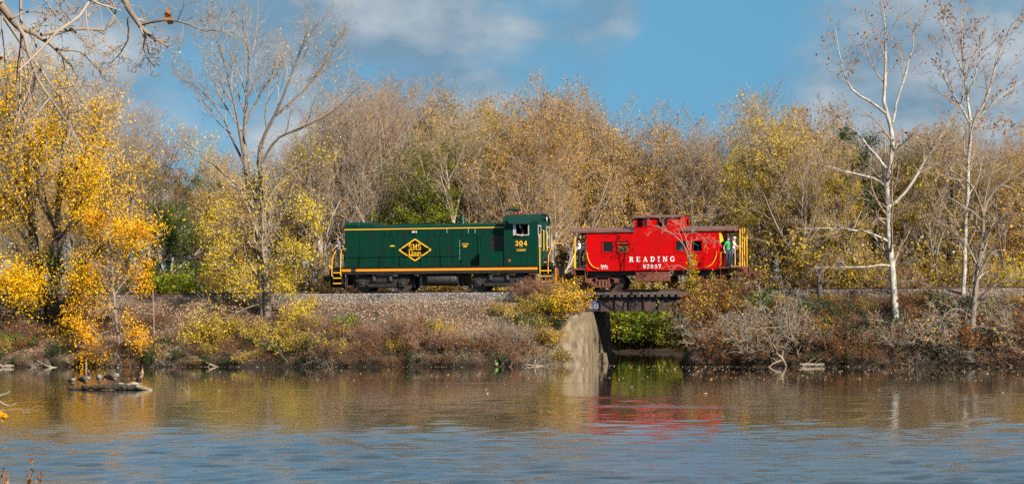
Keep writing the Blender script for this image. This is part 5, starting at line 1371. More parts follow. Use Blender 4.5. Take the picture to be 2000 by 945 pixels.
# vine-hung sapling in front of the caboose
Y0 = -4.9; b = at(1349, 640, Y0); o3 = (b[0], Y0, gz_(b[0], Y0)-.2)
lim = [limb([(1352,650),(1349,570),(1346,520),(1349,470),(1352,430),(1350,380),(1356,345)], Y0, .075, .012, .2), limb([(1347,510),(1338,480),(1316,458),(1296,447),(1262,436)], Y0, .05, .01, -.4), limb([(1351,445),(1360,430),(1378,420),(1390,405)], Y0, .035, .01, .4),
       limb([(1347,530),(1320,515),(1305,535),(1290,545)], Y0, .035, .01, -.5), limb([(1350,450),(1372,462),(1385,478),(1400,470)], Y0, .03, .01, -.5), limb([(1351,400),(1340,370),(1325,350)], Y0, .03, .01, .3), limb([(1352,390),(1365,365),(1370,340)], Y0, .03, .01, -.3)]
vs_ = place('vine_hung_sapling', polyline_tree('sapling', 48, o3, lim, (6,4,3), (42,45,45), (.34,.45,.5), (.02,0,0), (M['bark_grey'], M['twig']), L['rust'], 130, .09), o3,
      'thin bare sapling rising in front of the red caboose', 'tree')
r = np.random.default_rng(49); pts = np.array(lim[0][0][:4]); C = []
for _ in range(900):
    t = r.uniform(0, 2.5); i = int(t); w = .10+.34*(1-t/2.6); C.append(pts[i]+(pts[i+1]-pts[i])*(t-i)+r.normal(0, w, 3)*np.array([1, .8, .6])+np.array([.12, 0, 0]))
V, F, A = leaves(r, np.array(C)-np.array(o3), .10, .03)
link('vine', np_mesh('vine', V, F, L['lemon'], A), vs_)
# broken trunk on the right bank
Y0 = -3.9; x, z = at(1601, 600, Y0)
place('broken_trunk', [('trunk', np_mesh('stub', *tubes(np.array([[(0,0,-.3),(.02,0,.5),(-.02,.02,1.2),(.03,0,2.0)]]), np.array([[.20,.17,.15,.11]]), 9), M['bark_dark'], smooth=True)),
                       ('branches', np_mesh('stub_b', *join([tubes(np.array([[(0,0,1.7),(.35,.0,2.1),(.6,-.1,2.7)],[(0,0,1.5),(-.3,-.2,1.9),(-.7,-.2,2.1)],[(.0,0,1.9),(.1,.1,2.4),(.4,.1,3.0)]]), np.array([[.05,.03,.012]]*3), 5)]), M['bark_tan']))],
      (x, Y0, gz_(x, Y0)), 'broken dark trunk stub on the bank right of the caboose', 'tree stump')
# ------------------------------------------------------------------ vegetation of the two near banks
sp('bramble', 51, 1.5, 1.8, 22, M['cane_pale'], L['tan'], 120, .07, arch=.16, k=(4,2), spread=1.1, srad=.014, twig=.006)
sp('brown_bramble', 52, 1.4, 1.8, 26, M['cane_brown'], L['rust'], 420, .075, arch=.12, k=(6,4), spread=1.0, srad=.010)
sp('red_shrub', 53, 1.7, 1.9, 24, M['twig_red'], L['red'], 1900, .06, k=(7,5), srad=.010, spread=.8)
sp('olive_shrub', 54, 1.4, 1.5, 16, M['cane_brown'], L['olive'], 1000, .085)
sp('green_shrub', 55, 1.1, 1.4, 14, M['cane_brown'], L['green'], 900, .085, spread=.9)
sp('yellow_shrub', 56, 1.4, 1.6, 14, M['cane_brown'], L['lemon'], 1000, .08, arch=.05)
sp('vine_mound', 57, 1.5, 1.6, 18, M['cane_brown'], L['yellow'], 850, .085, arch=.14, spread=1.0)
sp('cane_clump', 58, 1.6, .9, 26, M['cane'], None, 0, k=(2,2), spread=.55, ratio=(.35,.4), srad=.012)
sp('grey_brush', 59, 1.8, 2.3, 16, M['cane_pale'], L['orange'], 40, .09, k=(5,3), arch=.06, spread=1.2, srad=.018, twig=.007, ang=(48,50), ratio=(.55,.55))
sp('leafy_bramble', 60, 1.3, 1.7, 24, M['twig_dark'], L['rust'], 950, .08, arch=.12, spread=1.0, k=(5,4))
sp('dark_shrub', 61, 1.2, 1.5, 16, M['twig_dark'], L['darkgreen'], 900, .085)
SD = {'bramble': ('bramble', 'grey arching dead bramble'), 'brown_bramble': ('bramble', 'brown tangled bramble'), 'red_shrub': ('red_shrub', 'reddish fine-twigged shrub'), 'olive_shrub': ('shrub', 'olive leaved shrub'),
      'green_shrub': ('shrub', 'small green leaved shrub'), 'yellow_shrub': ('shrub', 'pale yellow leaved shrub'), 'vine_mound': ('vine_mound', 'mound of golden vine leaves'), 'cane_clump': ('cane_clump', 'clump of pale upright dead canes'),
      'grey_brush': ('brush', 'bare silver-grey twiggy brush'), 'leafy_bramble': ('bramble', 'rust-leaved bramble'), 'dark_shrub': ('shrub', 'dark green low shrub')}
FRONT = [(-999,150,'below the big golden tree'),(150,300,'around the small orange tree'),(300,440,'left of the tall half-bare tree'),(440,600,'under the tall half-bare tree'),(600,700,'below the front steps'),
         (700,830,'below the diamond emblem'),(830,960,'below the rear truck'),(960,1150,'beside the concrete abutment'),(1150,1430,'below the caboose rear'),(1430,1560,'right of the caboose'),
         (1560,1700,'left of the white sycamore'),(1700,1820,'around the white sycamore'),(1820,9999,'near the right photo edge')]
def plant(kd, px, y, s=1.0, rz=None, i=[0]):
    i[0] += 1
    x = at(px, 650, y)[0]; z = gz_(x, y)
    yw = float(np.interp(x, YW_X, YW_Y))
    lvl = 'by the water' if y < yw+1.3 else ('high up' if z > 2.5 else 'halfway up')
    zone = next(t for a, b, t in FRONT if a <= px < b)
    nm, ds = SD[kd]
    place(nm, SB[kd], (x, y, max(z, .02)), f"{ds} {zone} {lvl}", 'bush', f"{ds} plants on the bank", random.Random(i[0]).uniform(0, 6.28) if rz is None else rz, s*random.Random(i[0]+9).uniform(.85, 1.15))
rr = random.Random(12)
def band(px0, px1, step, t0, t1, kinds, s0=.7, s1=1.1):
    """plants between t0 (water) and t1 (track) of the slope"""
    px = px0
    while px < px1:
        p = px+rr.uniform(-.4, .4)*step
        x = at(p, 650, -7)[0]; yw = float(np.interp(x, YW_X, YW_Y))
        t = rr.uniform(t0, t1)
        plant(rr.choice(kinds), p, yw+t*(-3.4-yw), rr.uniform(s0, s1))
        px += step
band(-10, 330, 30, .03, .2, ['brown_bramble','leafy_bramble','olive_shrub','brown_bramble','dark_shrub'], .5, .8)
band(0, 300, 44, .3, .6, ['brown_bramble','leafy_bramble','dark_shrub'], .5, .8)
band(300, 620, 26, .03, .22, ['brown_bramble','leafy_bramble','olive_shrub','bramble','dark_shrub','yellow_shrub'], .55, .9)
band(300, 640, 34, .28, .6, ['brown_bramble','olive_shrub','leafy_bramble','brown_bramble'], .6, .9)
band(600, 1090, 23, .03, .2, ['brown_bramble','olive_shrub','leafy_bramble','bramble','dark_shrub','olive_shrub','red_shrub'], .55, .85)
band(600, 700, 30, .3, .5, ['brown_bramble','olive_shrub','green_shrub'], .6, .9)
band(690, 870, 24, .18, .42, ['red_shrub','red_shrub','brown_bramble','olive_shrub'], .65, .95)
band(800, 1000, 24, .12, .36, ['bramble','bramble','brown_bramble','bramble'], .55, .8)
band(-10, 1080, 30, .0, .05, ['leafy_bramble','brown_bramble','dark_shrub','bramble','olive_shrub','brown_bramble'], .38, .6)
band(1380, 2030, 30, .0, .05, ['leafy_bramble','brown_bramble','dark_shrub','grey_brush','brown_bramble'], .4, .65)
for px, y, s in ((30,-9.5,.8),(10,-9.2,.7),(60,-9.4,.7)): plant('green_shrub', px, y, s)
for px, y, s in ((400,-8.6,1.0),(430,-8.0,.9),(470,-7.6,.8),(560,-7.6,.9),(585,-6.0,.8),(640,-8.8,.5),(605,-4.6,.6)): plant('yellow_shrub', px, y, s)
for px, y, s in ((850,-8.6,.9),(880,-8.5,.8),(905,-8.3,.9),(990,-7.6,1.0),(1005,-7.4,1.1),(1020,-7.2,1.0),(975,-7.8,.9)): plant('cane_clump', px, y, s)
for px, y, s in ((1078,-4.0,.75),(1090,-3.9,.9),(1104,-3.6,1.0),(1116,-3.7,.95),(1122,-3.4,.95),(1130,-3.5,.6),(1066,-4.6,.6),(1076,-4.9,.6)): plant('vine_mound', px, y, s)
for px, y, s in ((1045,-4.6,.75),(1075,-5.2,.8),(1025,-5.0,.7),(1000,-5.6,.7),(1060,-5.6,.7),(970,-5.2,.6)): plant('olive_shrub', px, y, s)
for px, y, s in ((1035,-3.3,.7),(1055,-3.2,.8),(1020,-3.5,.7)): plant('red_shrub', px, y, s)
for px, y, s in ((1070,-4.3,.9),(1092,-4.0,.8),(1055,-5.2,.8),(1015,-5.8,.7)): plant('green_shrub', px, y, s)
for px, y, s in ((1010,-6.6,1.0),(1040,-7.0,.9),(1062,-6.2,.8),(985,-7.0,.9)): plant('bramble', px, y, s)
# caboose end of the bridge: a tall tangle of vines
for px, y, s in ((1358,-3.7,1.25),(1368,-4.0,1.45),(1380,-3.7,1.5),(1394,-3.9,1.5),(1410,-3.8,1.25),(1425,-4.0,1.15),(1445,-4.0,1.0),(1375,-4.8,1.3),(1400,-4.8,1.3)): plant('leafy_bramble', px, y, s)
for px, y, s in ((1080,-5.6,.75),(1095,-5.0,.6)): plant('brown_bramble', px, y, s)
plant('olive_shrub', 1090, -5.7, .7)
for px, y, s in ((1354,-3.6,.95),(1362,-3.5,1.05),(1374,-3.8,.9),(1388,-3.7,.75),(1360,-4.4,.7)): plant('vine_mound', px, y, s)
for px, y, s in ((1360,-3.6,1.45),(1374,-3.5,1.5),(1388,-3.6,1.35),(1405,-3.8,1.05),(1370,-5.2,1.0),(1400,-5.0,1.0),(1425,-4.8,.85)): plant('olive_shrub', px, y, s)
for px, y, s in ((1362,-5.4,.85),(1368,-6.2,.85),(1380,-6.6,.9),(1366,-4.9,.9),(1395,-6.6,.9)): plant('grey_brush', px, y, s)
band(1395, 2030, 25, .03, .25, ['brown_bramble','grey_brush','leafy_bramble','grey_brush','dark_shrub','brown_bramble'], .6, .9)
band(1400, 2030, 24, .12, .40, ['leafy_bramble','leafy_bramble','brown_bramble','dark_shrub'], .7, 1.0)
band(1400, 2030, 20, .25, .62, ['leafy_bramble','brown_bramble','leafy_bramble','leafy_bramble','dark_shrub','grey_brush'], .6, .95)
band(1410, 2030, 20, .62, .86, ['leafy_bramble','brown_bramble','leafy_bramble','olive_shrub','dark_shrub'], .5, .72)
for px, y, s in ((1450,-6.6,1.1),(1490,-6.9,1.2),(1530,-6.8,1.1),(1560,-6.9,1.0),(1510,-5.8,1.2),(1470,-5.6,1.1),(1800,-6.3,1.1),(1850,-6.4,1.0),(1950,-6.2,1.1),(1990,-5.9,1.1),(1880,-5.6,1.0)): plant('grey_brush', px, y, s)
for px, y, s in ((1610,-6.3,.7),(1622,-5.6,.8),(1830,-6.6,.6),(1700,-6.9,.5)): plant('yellow_shrub', px, y, s)
for px, y, s in ((1640,-5.4,.9),(1655,-6.0,.8),(1490,-4.6,.9)): plant('dark_shrub', px, y, s)
for px, y, s in ((1450,-4.0,.9),(1500,-3.7,.7),(1470,-4.6,.9)): plant('green_shrub', px, y, s)

# ------------------------------------------------------------------ uncountable cover: litter, dead stalks, dry grass, floating leaves
def on_bank(r, n, px_rng, tr, dens=None):
    px = r.uniform(*px_rng, n); t = r.uniform(*tr, n)
    u = (px-1000)/FPX; d = (-7-CAMY)/(CS+u*SN); x = CAMX+d*(-SN+u*CS)
    yw = np.interp(x, YW_X, YW_Y); y = yw+t*(-3.3-yw)
    ok = ~((x > 3.0) & (x < 10.9)) | (y < -60)
    return x[ok], y[ok]
r = np.random.default_rng(21)
x1, y1 = on_bank(r, 40000, (-40, 1100), (.06, 1.0)); x2, y2 = on_bank(r, 20000, (1390, 2040), (.06, 1.02))
x, y = np.concatenate([x1, x2]), np.concatenate([y1, y2])
z = ground_z(x, y)+r.uniform(.005, .05, len(x))
C = np.stack([x, y, z], 1)
v = np.clip(r.normal(.45, .26, len(x)) - np.where(x > 9, .30, 0) + .12*np.sin(x*.9)*np.cos(y*1.3), 0, 1)  # right bank leaves coloured darker, standing in for shade under the tangle
V, F, A = leaves(r, C, .085, .0, v)
tag(link('leaf_litter', np_mesh('leaf_litter', V, F, L['litter'], A)), 'brown fallen leaves covering the near banks', 'leaf litter', kind='stuff')
def stalks(name, seed, n, px_rng, tr, length, mat, lean, up, label, cat, rad=.006, wob=.22):
    r = np.random.default_rng(seed)
    x, y = on_bank(r, n, px_rng, tr); n = len(x)
    S = np.stack([x, y, ground_z(x, y)-.02], 1)
    D = unit(np.stack([r.normal(0, lean, n), r.normal(-.15, lean, n), np.abs(r.normal(.6, .4, n))], 1))
    P, RR = grow(r, S, D, r.uniform(.4, 1.3, n)*length, rad*r.uniform(.7, 1.5, n), 3, wob, up, .4)
    P[:, :, 2] = np.maximum(P[:, :, 2], ground_z(P[:, :, 0], P[:, :, 1])+.01)
    V, F = tubes(P, RR, 3)
    tag(link(name, np_mesh(name, V, F, mat)), label, cat, kind='stuff')
stalks('dead_stalks', 22, 4400, (560, 1090), (.05, .95), .8, M['cane'], .9, -.14, 'pale dead stalks lying tangled below the locomotive', 'dead stalks')
stalks('dead_stalks', 23, 4000, (-40, 620), (.02, .95), .7, M['cane_brown'], .8, -.10, 'brown dead stalks on the bank under the yellow trees', 'dead stalks')
stalks('dead_stalks', 24, 5000, (1385, 2040), (.02, .95), .9, M['twig_dark'], .8, -.08, 'dark dead stalks tangled on the bank beside the sycamores', 'dead stalks')  # dark colour stands in for the shade inside this thicket
stalks('dead_stalks', 25, 1700, (1385, 2040), (.02, .7), 1.2, M['cane'], 1.0, -.10, 'silvery dead twigs hanging over the water beside the sycamores', 'dead stalks', rad=.008)
stalks('dry_grass', 26, 4800, (560, 1090), (.0, .35), .45, L['grass'], .45, -.06, 'dry grass fringe along the water below the locomotive', 'grass', rad=.005)
stalks('dry_grass', 27, 3800, (-40, 600), (.0, .3), .4, L['grass'], .45, -.06, 'dry grass fringe along the water below the yellow trees', 'grass', rad=.005)
r = np.random.default_rng(28)
def floating(n, xr, yf):
    x = r.uniform(*xr, n); yw = np.interp(x, YW_X, YW_Y); y = yw-.1-np.abs(yf(n))
    return np.stack([x, y, np.full(n, .012)], 1)
C = np.concatenate([floating(900, (-45, 45), lambda n: r.exponential(.35, n)), floating(1000, (6, 45), lambda n: r.exponential(5, n)), floating(1100, (12, 45), lambda n: r.normal(14, 5, n)), floating(900, (-40, 45), lambda n: r.uniform(0, 45, n)), floating(700, (-10, 42), lambda n: r.normal(24, 1.6, n))])
n = len(C); a = r.uniform(0, 6.28, n); s = .040*r.lognormal(0, .4, n); tl = r.uniform(.02, .4, n)
d1 = np.stack([np.cos(a), np.sin(a), 0*a], 1)*s[:, None]; d2 = np.stack([-np.sin(a)*.7, np.cos(a)*.7, tl], 1)*s[:, None]
V = np.stack([C-d1, C+d2*.4, C+d1+np.array([0,0,.01]), C+d2], 1).reshape(-1, 3)
tag(link('floating_leaves', np_mesh('floating_leaves', V, np.arange(4*n).reshape(n, 4), L['floating'], np.repeat(r.uniform(0, 1, n), 4))), 'fallen leaves drifting on the lake surface', 'floating leaves', kind='stuff')

# ------------------------------------------------------------------ posts, logs, driftwood, float
def post(px, py0, py1, y, r0, label, cat='post', mat='bark_tan', lean=.0):
    x, z1 = at(px, py0, y); z0 = gz_(x, y); h = z1-z0
    e = empty('wooden_post', (x, y, z0), label, cat)
    MB().tube([(0,0,-.3),(lean*.5*h,0,h*.5),(lean*h,.02,h*.97),(lean*h+.02,.02,h)], [r0,r0*.95,r0*.85,r0*.4], 8).build('shaft', M[mat], e, smooth=True)
    MB().tube([(lean*h*.9,-.01,h*.85),(lean*h+.05,-.05,h*1.02)], [r0*.5,r0*.15], 6).build('splinter', M[mat], e)
post(301, 556, 652, -7.6, .045, 'thin weathered post standing on the leafy slope right of the orange tree', lean=-.03)
post(590, 600, 632, -4.6, .07, 'short grey post on the slope left of the locomotive steps', mat='bark_grey')
post(168, 702, 717, -12.0, .05, 'small stick post standing at the waterline left of the orange tree')
post(1126, 568, 590, -3.4, .10, 'stubby pale timber post beside the bridge end', mat='drift')
def bent(mb, pts, rs, n=10): return mb.tube(pts, rs, n)
def log_piece(name, px0, px1, py, y, r0, label, seed):
    (x0, z), (x1, _) = at(px0, py, y), at(px1, py, y); rg = random.Random(seed)
    n = 7; pts = [((x0+(x1-x0)*i/n)-x0, rg.uniform(-.05,.05), .08+rg.uniform(-.04,.05)) for i in range(n+1)]
    e = empty(name, (x0, y, .0), label, 'log')
    MB().tube(pts, [r0*rg.uniform(.75,1.1)*(.45 if i in (0, n) else 1) for i in range(n+1)], 10).build('trunk', M['drift'], e, smooth=True)
    m = MB()
    for k in (2, 4):
        p = pts[k]; m.tube([p, (p[0]+.25, p[1]-.1, p[2]+.25), (p[0]+.5, p[1]-.15, p[2]+.35)], [r0*.35,r0*.25,r0*.1], 6)
    m.build('branch_stub', M['drift'], e, smooth=True)
log_piece('driftwood_log', -20, 26, 713, -12.4, .12, 'weathered log at the waterline in the left corner of the bank', 1)
log_piece('driftwood_log', 1562, 1610, 708, -7.9, .13, 'short thick log at the waterline left of the white sycamore', 2)
def dead_limb(px, y, seed, label, h=1.6, s=1.0, tilt=60):
    x = at(px, 700, y)[0]; z = max(gz_(x, y), .0)
    rg = np.random.default_rng(seed)
    D0 = unit(np.array([[math.sin(R(tilt)), -.35, math.cos(R(tilt))]]))
    P0, R0 = grow(rg, np.zeros((1, 3))-np.array([[0,0,.05]]), D0, np.array([h*1.6]), np.array([.06*s]), 9, .16, .0, .25)
    S, D, l, rd = kids(rg, P0, R0, np.array([h*1.6]), 9, .1, 55, .6, .6)
    P1, R1 = grow(rg, S, D, l, rd, 5, .2, .0, .25)
    S, D, l2, rd = kids(rg, P1, R1, l, 5, .2, 45, .5, .6)
    P2, R2 = grow(rg, S, D, l2, np.maximum(rd, .007), 3, .2, 0, .4)
    for P in (P1, P2): P[:, :, 2] = np.maximum(P[:, :, 2], -.02)
    place('fallen_branch', [('limb', np_mesh('limb', *tubes(P0, R0, 7), M['drift'], smooth=True)), ('twigs', np_mesh('twigs', *join([tubes(P1, R1, 5), tubes(P2, R2, 3)]), M['cane']))], (x, y, z), label, 'fallen branch')
dead_limb(425, -9.9, 1, 'bleached fallen branch at the waterline below the yellow shrub', 1.3, tilt=-72)
dead_limb(560, -9.6, 2, 'grey fallen branch at the water by the tall half-bare tree', 1.1, tilt=-30)
dead_limb(1535, -7.6, 3, 'big bleached fallen branch over the water right of the caboose', 2.2, 1.5, tilt=-35)
dead_limb(1560, -7.3, 4, 'forked bleached branch leaning up from the short thick log', 2.3, 1.4, tilt=-12)
dead_limb(1010, -8.2, 5, 'pale fallen branch at the water beside the red and green float', 1.3, tilt=65)
dead_limb(1985, -7.2, 6, 'crooked grey branch dipping into the water near the right photo edge', 1.7, tilt=-50)
dead_limb(1062, -7.3, 7, 'grey fallen branch lying left of the foot of the concrete abutment', 1.0, tilt=-70)
dead_limb(112, -12.0, 8, 'small bleached branch at the waterline below the golden tree', .8, tilt=-60)
x, _ = at(968, 712, -9.3)
e = empty('fishing_float', (x, -9.35, .0), 'round green and red float stranded at the waterline', 'float')
FG = pmat('float_green', (.045,.17,.03), rough=.5); FR = pmat('float_red', (.55,.04,.02), rough=.4)
def hemi(a0, a1): return [(.135*math.sin(a), .15+.135*math.cos(a)) for a in np.linspace(a0, a1, 7)]
for nm, a0, a1, mt in (('upper_half', .001, math.pi*.52, FG), ('lower_half', math.pi*.522, math.pi-.001, FR)):
    pr = hemi(a0, a1); MB().tube([(0,0,z) for _, z in pr], [q for q, _ in pr], 18).build(nm, mt, e, smooth=True, angle=60).rotation_euler = (R(14), R(20), 0)
MB().tube([(0,0,.30),(.03,0,.36)], .02, 8).build('eyelet', M['silver'], e)

# ------------------------------------------------------------------ people and birds: one continuous skin from a skeleton of tapered limbs
def skin(name, caps, mats, parent, voxel=.0145):
    """caps: (p0, r0, p1, r1, material) tapered limbs, fused into a single surface and coloured by the limb they belong to"""
    mb = MB()
    for p0, r0, p1, r1, mi in caps:
        p0, p1 = Vector(p0), Vector(p1)
        l = (p1-p0).length; n = max(1, int(l/(.45*min(r0, r1)))) if l > 1e-6 else 0
        n = min(n, 40)
        for i in range(n+1):
            f = i/n if n else 0
            mb.ball(tuple(p0.lerp(p1, f)), r0+(r1-r0)*f, 10, 7)
    tmp = mb.build('tmp_skin', mats[0])
    md = tmp.modifiers.new('r', 'REMESH'); md.mode = 'VOXEL'; md.voxel_size = voxel
    sm = tmp.modifiers.new('s', 'SMOOTH'); sm.factor, sm.iterations = .5, 2
    dg = bpy.context.evaluated_depsgraph_get()
    me = bpy.data.meshes.new_from_object(tmp.evaluated_get(dg))
    old = tmp.data; bpy.data.objects.remove(tmp); bpy.data.meshes.remove(old)
    n = len(me.polygons); cen = np.empty(n*3, np.float32); me.polygons.foreach_get('center', cen); cen = cen.reshape(-1, 3)
    best = np.full(n, 1e9); idx = np.zeros(n, np.int32)
    for p0, r0, p1, r1, mi in caps:
        a, b = np.array(p0), np.array(p1); ab = b-a; q = float(ab@ab)
        t = np.clip(((cen-a)@ab)/q, 0, 1) if q > 1e-9 else np.zeros(n)
        d = np.linalg.norm(cen-(a+t[:, None]*ab), axis=1)-(r0+(r1-r0)*t)
        w = d < best; best[w] = d[w]; idx[w] = mi
    me.materials.clear()
    for m in mats: me.materials.append(m)
    me.polygons.foreach_set('material_index', idx); me.polygons.foreach_set('use_smooth', np.ones(n, bool))
    me.name = name
    return link(name, me, parent)
SKIN = pmat('skin', (.50,.27,.19), (.42,.20,.14), rough=.55, scale=6)
HAIR = pmat('hair_dark', (.018,.013,.010), rough=.6)
HAIRL = pmat('hair_brown', (.10,.055,.03), rough=.6)
EYE_ = pmat('eye_dark', (.01,.01,.01), rough=.2)
def cloth(n, c): return pmat('cloth_'+n, c, rough=.85, scale=14, amt=.4, bump=.004, bscale=25)
def hand(wr, di, side, mi=3):
    """palm, four unequal curled fingers and a thumb"""
    w, d = Vector(wr), Vector(di).normalized()
    s = d.cross(Vector((0, 0, 1)));  s = s.normalized() if s.length > .1 else Vector((0, 1, 0))
    nrm = d.cross(s).normalized()
    pal = w+d*.085
    c = [(w, .026, w+d*.04, .030, mi), (w+d*.03+s*.02, .018, pal+s*.026, .015, mi), (w+d*.03-s*.02, .018, pal-s*.026, .015, mi), (w+d*.04, .02, pal, .017, mi)]
    for k, (o, ln) in enumerate(((-.030,.062), (-.010,.074), (.010,.070), (.030,.054))):
        a = pal+s*o; b_ = a+d*ln*.5+nrm*.006; e_ = b_+d*ln*.32+nrm*.022
        c += [(a, .0095, b_, .009, mi), (b_, .009, e_, .0075, mi)]
    t0 = w+d*.035+s*side*.028; t1 = t0+d*.03+s*side*.026; t2 = t1+d*.03+nrm*.01
    return c+[(t0, .012, t1, .010, mi), (t1, .010, t2, .008, mi)]
def person(label, loc, rz, mats, pose, hair='short', sc=1.0, extra=None):
    """mats: shirt, trousers, shoes, skin, hair, eyes. local +x is the way the person faces"""
    e = empty('person', loc, label, 'person', None, rz, sc)
    hx, hz = pose.get('lean', .0), 1.0
    ch = Vector((hx, 0, 1.33)); nk = Vector((hx*1.15+.01, 0, 1.49)); hd = Vector((hx*1.2+.03, 0, 1.63)) + Vector(pose.get('head', (0,0,0)))
    c = [((0,-.06,.95), .13, (0,.06,.95), .13, 1), ((0,0,.98), .135, (hx*.5,0,1.14), .125, 0), ((hx*.5,0,1.14), .125, ch, .145, 0), (ch+Vector((0,-.10,.04)), .095, ch+Vector((0,.10,.04)), .095, 0),
         (ch+Vector((0,0,.09)), .09, nk, .06, 0), (nk, .052, nk+Vector((.012,0,.07)), .05, 3)]
    turn = pose.get('turn', 0); f = Vector((math.cos(turn), math.sin(turn), pose.get('nod', 0))); sd = Vector((-math.sin(turn), math.cos(turn), 0))
    c += [(hd+Vector((0,0,.03))-f*.015, .088, hd-Vector((0,0,.02))+f*.01, .08, 3), (hd+f*.03-Vector((0,0,.07)), .05, hd+f*.045-Vector((0,0,.085)), .035, 3),
          (hd+f*.085, .014, hd+f*.105-Vector((0,0,.025)), .013, 3), (hd+sd*.085, .016, hd+sd*.088-Vector((0,0,.03)), .012, 3), (hd-sd*.085, .016, hd-sd*.088-Vector((0,0,.03)), .012, 3),
          (hd+f*.082+sd*.032+Vector((0,0,.01)), .012, hd+f*.083+sd*.032+Vector((0,0,.01)), .012, 5), (hd+f*.082-sd*.032+Vector((0,0,.01)), .012, hd+f*.083-sd*.032+Vector((0,0,.01)), .012, 5),
          (hd+f*.078+sd*.018-Vector((0,0,.055)), .009, hd+f*.078-sd*.018-Vector((0,0,.055)), .009, 3)]
    c += [(hd-f*.03+Vector((0,0,.055)), .085, hd+f*.02+Vector((0,0,.06)), .076, 4), (hd-f*.045, .075, hd-f*.05-Vector((0,0,.04)), .06, 4)]
    for s, key in ((-1, 'r'), (1, 'l')):
        hip = Vector((0, s*.095, .93)); kn, an = pose.get('leg_'+key, ((.02, s*.11, .50), (-.02, s*.12, .08)))
        kn, an = Vector(kn), Vector(an)
        c += [(hip, .095, kn, .062, 1), (kn, .062, an+Vector((0,0,.05)), .045, 1), (an, .042, an+Vector((.0,0,-.03)), .045, 2), (an+Vector((-.03,0,-.045)), .035, an+Vector((.15,s*.02,-.05)), .03, 2)]
        sh = ch+Vector((0, s*.19, .07)); el, wr = pose['arm_'+key]; el, wr = Vector(el), Vector(wr)
        sl = pose.get('sleeve', .62)
        md_ = sh.lerp(el, sl) if sl <= 1 else el
        c += [(sh, .066, md_, .052, 0), (md_, .045 if sl <= 1 else .046, el, .041, 3 if sl <= 1 else 0), (el, .041, wr, .028, 3 if sl < 1.5 else 0)]
        c += hand(wr, wr-el, -s)
    skin('body', c, mats, e)
    if extra: extra(e, hd, f, sd)
    return e
def cap(mat, brim=True, h=.07):
    def fn(e, hd, f, sd):
        mb = MB(); c = hd+Vector((0,0,.075))
        for k in range(6):
            pass
        mb.tube([c-Vector((0,0,.02)), c+Vector((0,0,h*.5)), c+Vector((0,0,h))], [.108,.108,.085], 14)
        if brim:
            a = c+f*.09; mb.add([a-sd*.085-Vector((0,0,.018)), a+sd*.085-Vector((0,0,.018)), a+sd*.06+f*.075-Vector((0,0,.03)), a-sd*.06+f*.075-Vector((0,0,.03)), a-sd*.085-Vector((0,0,.008)), a+sd*.085-Vector((0,0,.008)), a+sd*.06+f*.075-Vector((0,0,.022)), a-sd*.06+f*.075-Vector((0,0,.022))],
                                    [(0,3,2,1),(4,5,6,7),(0,1,5,4),(1,2,6,5),(2,3,7,6),(3,0,4,7)])
        mb.build('cap', mat, e, smooth=True)
    return fn
NAVY = cloth('navy', (.012,.014,.022)); BLK = pmat('shoe_black', (.012,.011,.010), rough=.4)
x = at(662.5, 500, -.9)[0]
person('man in grey shirt leaning out on the locomotive front platform', (x, -.95, 5.80), R(180), [cloth('grey', (.12,.125,.13)), NAVY, BLK, SKIN, HAIR, EYE_],
       {'lean': .02, 'arm_r': ((.06,.32,1.20), (.22,.36,1.03)), 'arm_l': ((.10,-.22,1.14), (.30,-.20,1.04)), 'turn': .2, 'head': (.01,0,0)}, sc=1.07)
x = at(1024, 450, -1.15)[0]
person('driver in black shirt resting an arm on the locomotive cab window sill', (x-.06, -1.16, at(1020,459)[1]-1.10), R(205), [cloth('black', (.012,.012,.013)), NAVY, BLK, SKIN, HAIRL, EYE_],
       {'lean': .06, 'arm_r': ((.10,.34,1.08), (.36,.36,1.12)), 'arm_l': ((.14,.10,1.10), (.42,.26,1.16)), 'nod': -.3, 'turn': .3, 'head': (.03,.02,-.03), 'sleeve': .7}, sc=.98)
x = at(1134, 500, -1.1)[0]
def vest_cap(e, hd, f, sd):
    cap(pmat('uniform_cap', (.012,.012,.014), rough=.6), True, .075)(e, hd, f, sd)
    VM = cloth('vest', (.014,.014,.018))
    c = [((.02,-.06,1.0), .125, (.02,.06,1.0), .125, 0), ((.02,0,1.0), .143, (.03,0,1.14), .135, 0), ((.03,0,1.14), .135, (.045,0,1.32), .153, 0), ((.05,-.10,1.37), .095, (.05,.10,1.37), .095, 0)]
    skin('vest', c, [VM], e, .018)
person('conductor in white shirt, black vest and cap on the caboose front platform', (x, -1.12, 5.60), R(170), [cloth('white', (.72,.71,.70)), NAVY, BLK, SKIN, HAIR, EYE_],
       {'lean': .03, 'arm_r': ((.02,.30,1.14), (.20,.24,.98)), 'arm_l': ((.06,-.26,1.10), (.26,-.12,1.02)), 'nod': -.35, 'head': (.03,0,-.02), 'sleeve': 1.5}, sc=1.0, extra=vest_cap)
xp_ = at(1421, 500, -1.0)[0]
person('passenger in green T-shirt and blue cap holding a phone up on the caboose rear platform', (xp_, -1.05, 5.60), R(-25), [cloth('green', (.02,.30,.11)), cloth('jeans', (.02,.028,.05)), BLK, SKIN, HAIRL, EYE_],
       {'lean': .03, 'arm_r': ((-.08,-.28,1.10), (.02,-.30,.90)), 'arm_l': ((.24,.22,1.30), (.30,.06,1.52)), 'turn': .2, 'sleeve': .55}, sc=1.0, extra=cap(cloth('capblue', (.02,.04,.20))))
xq_ = at(1430, 500, -.75)[0]
